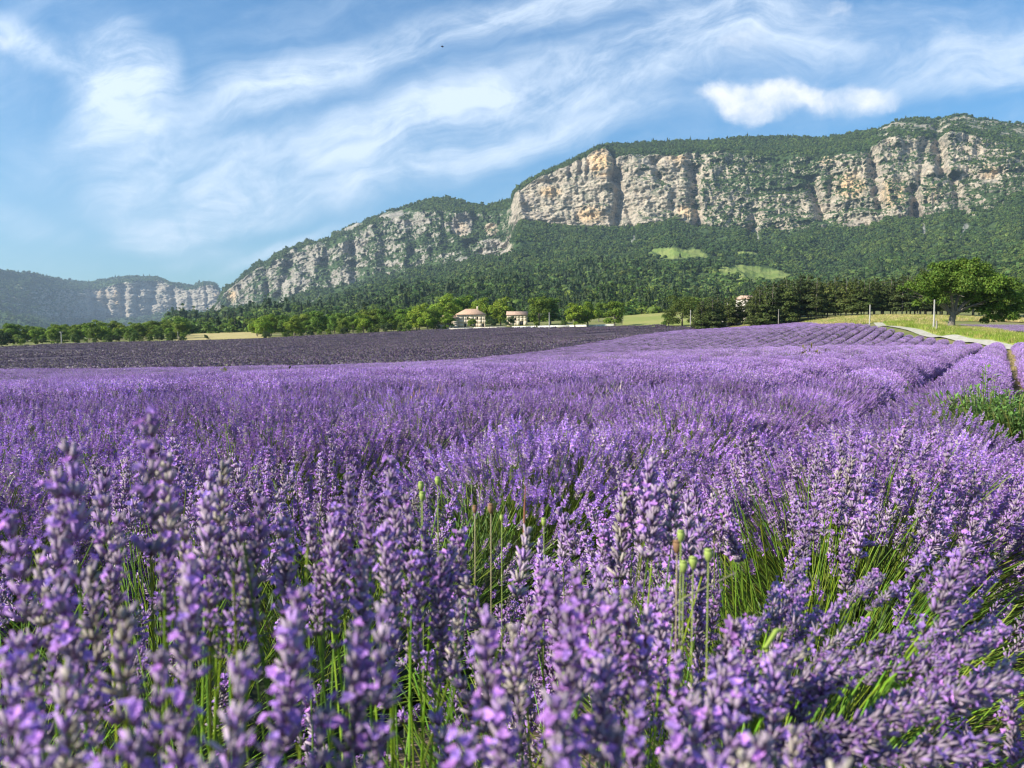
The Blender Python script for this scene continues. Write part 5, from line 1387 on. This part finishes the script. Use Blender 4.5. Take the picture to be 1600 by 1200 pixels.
poppy(684, 752, 1.6, 'single yellow-green poppy pod right of the close pair', s=1.1)
poppy(767, 795, 1.4, 'brown dried poppy head on a reddish stalk at the centre', M_podbrown, 1.1)
poppy(742, 796, 1.45, 'dark brown poppy head just left of the dried one', M_podbrown, .9)
poppy(850, 816, 1.4, 'small pale green poppy pod right of the brown heads', s=.95)
poppy(784, 810, 1.5, 'faint green poppy pod between the brown head and the pale pod', s=.8)
poppy(1068, 886, 1.0, 'leftmost yellow-green pod of the low poppy cluster at the right', s=1.0)
poppy(1083, 880, 1.0, 'middle yellow-green pod of the low poppy cluster', s=1.05)
poppy(1107, 868, 1.0, 'right pod of the low poppy cluster, on its own stalk', s=1.05)
poppy(1064, 838, 1.0, 'upper pale pod over the brown heads of the poppy cluster', s=.95)
poppy(1058, 855, 1.08, 'brown dried head of the low poppy cluster', M_podbrown, 1.15)
def stalk(px0, py0, d0, px1, py1, d1, label, r=.0016, mat=M_straw):
    a = np.array([float(v) for v in P(px0, py0, d0)]); b = np.array([float(v) for v in P(px1, py1, d1)])
    V, Q = tube([a*0, (b-a)*.5+[0, 0, .01], b-a], [r, r, r*.5], 6)
    link('grass_stalk', mesh_np('grass_stalk', V, None, Q, None, [mat], smooth=True), None, tuple(a), label, 'grass stalk')
stalk(975, 1005, .95, 1150, 895, 1.15, 'long pale grass stalk slanting across the lavender at the right')
stalk(818, 850, 1.5, 821, 760, 1.5, 'thin upright reddish stalk at the centre', .0018, flat('red_stalk', (.30, .12, .07)))
stalk(1195, 1015, .85, 1229, 984, .9, 'short bright green blade at the lower right', .003, flat('bright_blade', (.35, .45, .08)))
# a bird high in the sky
x, y, z = [float(v) for v in P(691, 73, 60)]
bt = thing('bird', 'tiny dark bird flying high in the sky left of centre', 'bird', (x, y, z)); bt.scale = (.5, .5, .6)
V, Q = tube([(-.02, 0, .16), (0, 0, .08), (.03, 0, -.02), (.05, 0, -.12)], [.015, .05, .05, .01], 8); M_bird = flat('dark_feathers', (.02, .02, .025))
link('body', mesh_np('bird_body', V, None, Q, None, [M_bird], smooth=True), bt)
for s in (-1, 1):
    Vw = np.array([(0, 0, .08), (s*.12, .1, .13), (s*.26, .2, .05), (s*.10, .12, -.0), (0, 0, -.01)]); link('wing', mesh_np('wing', Vw, np.array([(0, 1, 3), (1, 2, 3), (0, 3, 4)]), None, None, [M_bird]), bt)

# ------------------------------------------------------------------ air
HAZE = 0.000072
bm = bmesh.new(); bmesh.ops.create_cube(bm, size=1)
for v in bm.verts: v.co = Vector((v.co.x*19200, v.co.y*19200, (-18.5 if v.co.z < 0 else 1400)))
me = bpy.data.meshes.new('haze'); bm.to_mesh(me); bm.free()
mh = bpy.data.materials.new('air'); mh.use_nodes = True; t_ = mh.node_tree; t_.nodes.clear()
oo_ = t_.nodes.new('ShaderNodeOutputMaterial'); pv = t_.nodes.new('ShaderNodeVolumePrincipled'); t_.links.new(pv.outputs[0], oo_.inputs['Volume'])
pv.inputs['Density'].default_value = HAZE; pv.inputs['Color'].default_value = (.62, .80, 1, 1); pv.inputs['Anisotropy'].default_value = .2
me.materials.append(mh); link('haze', me, kind='stuff')
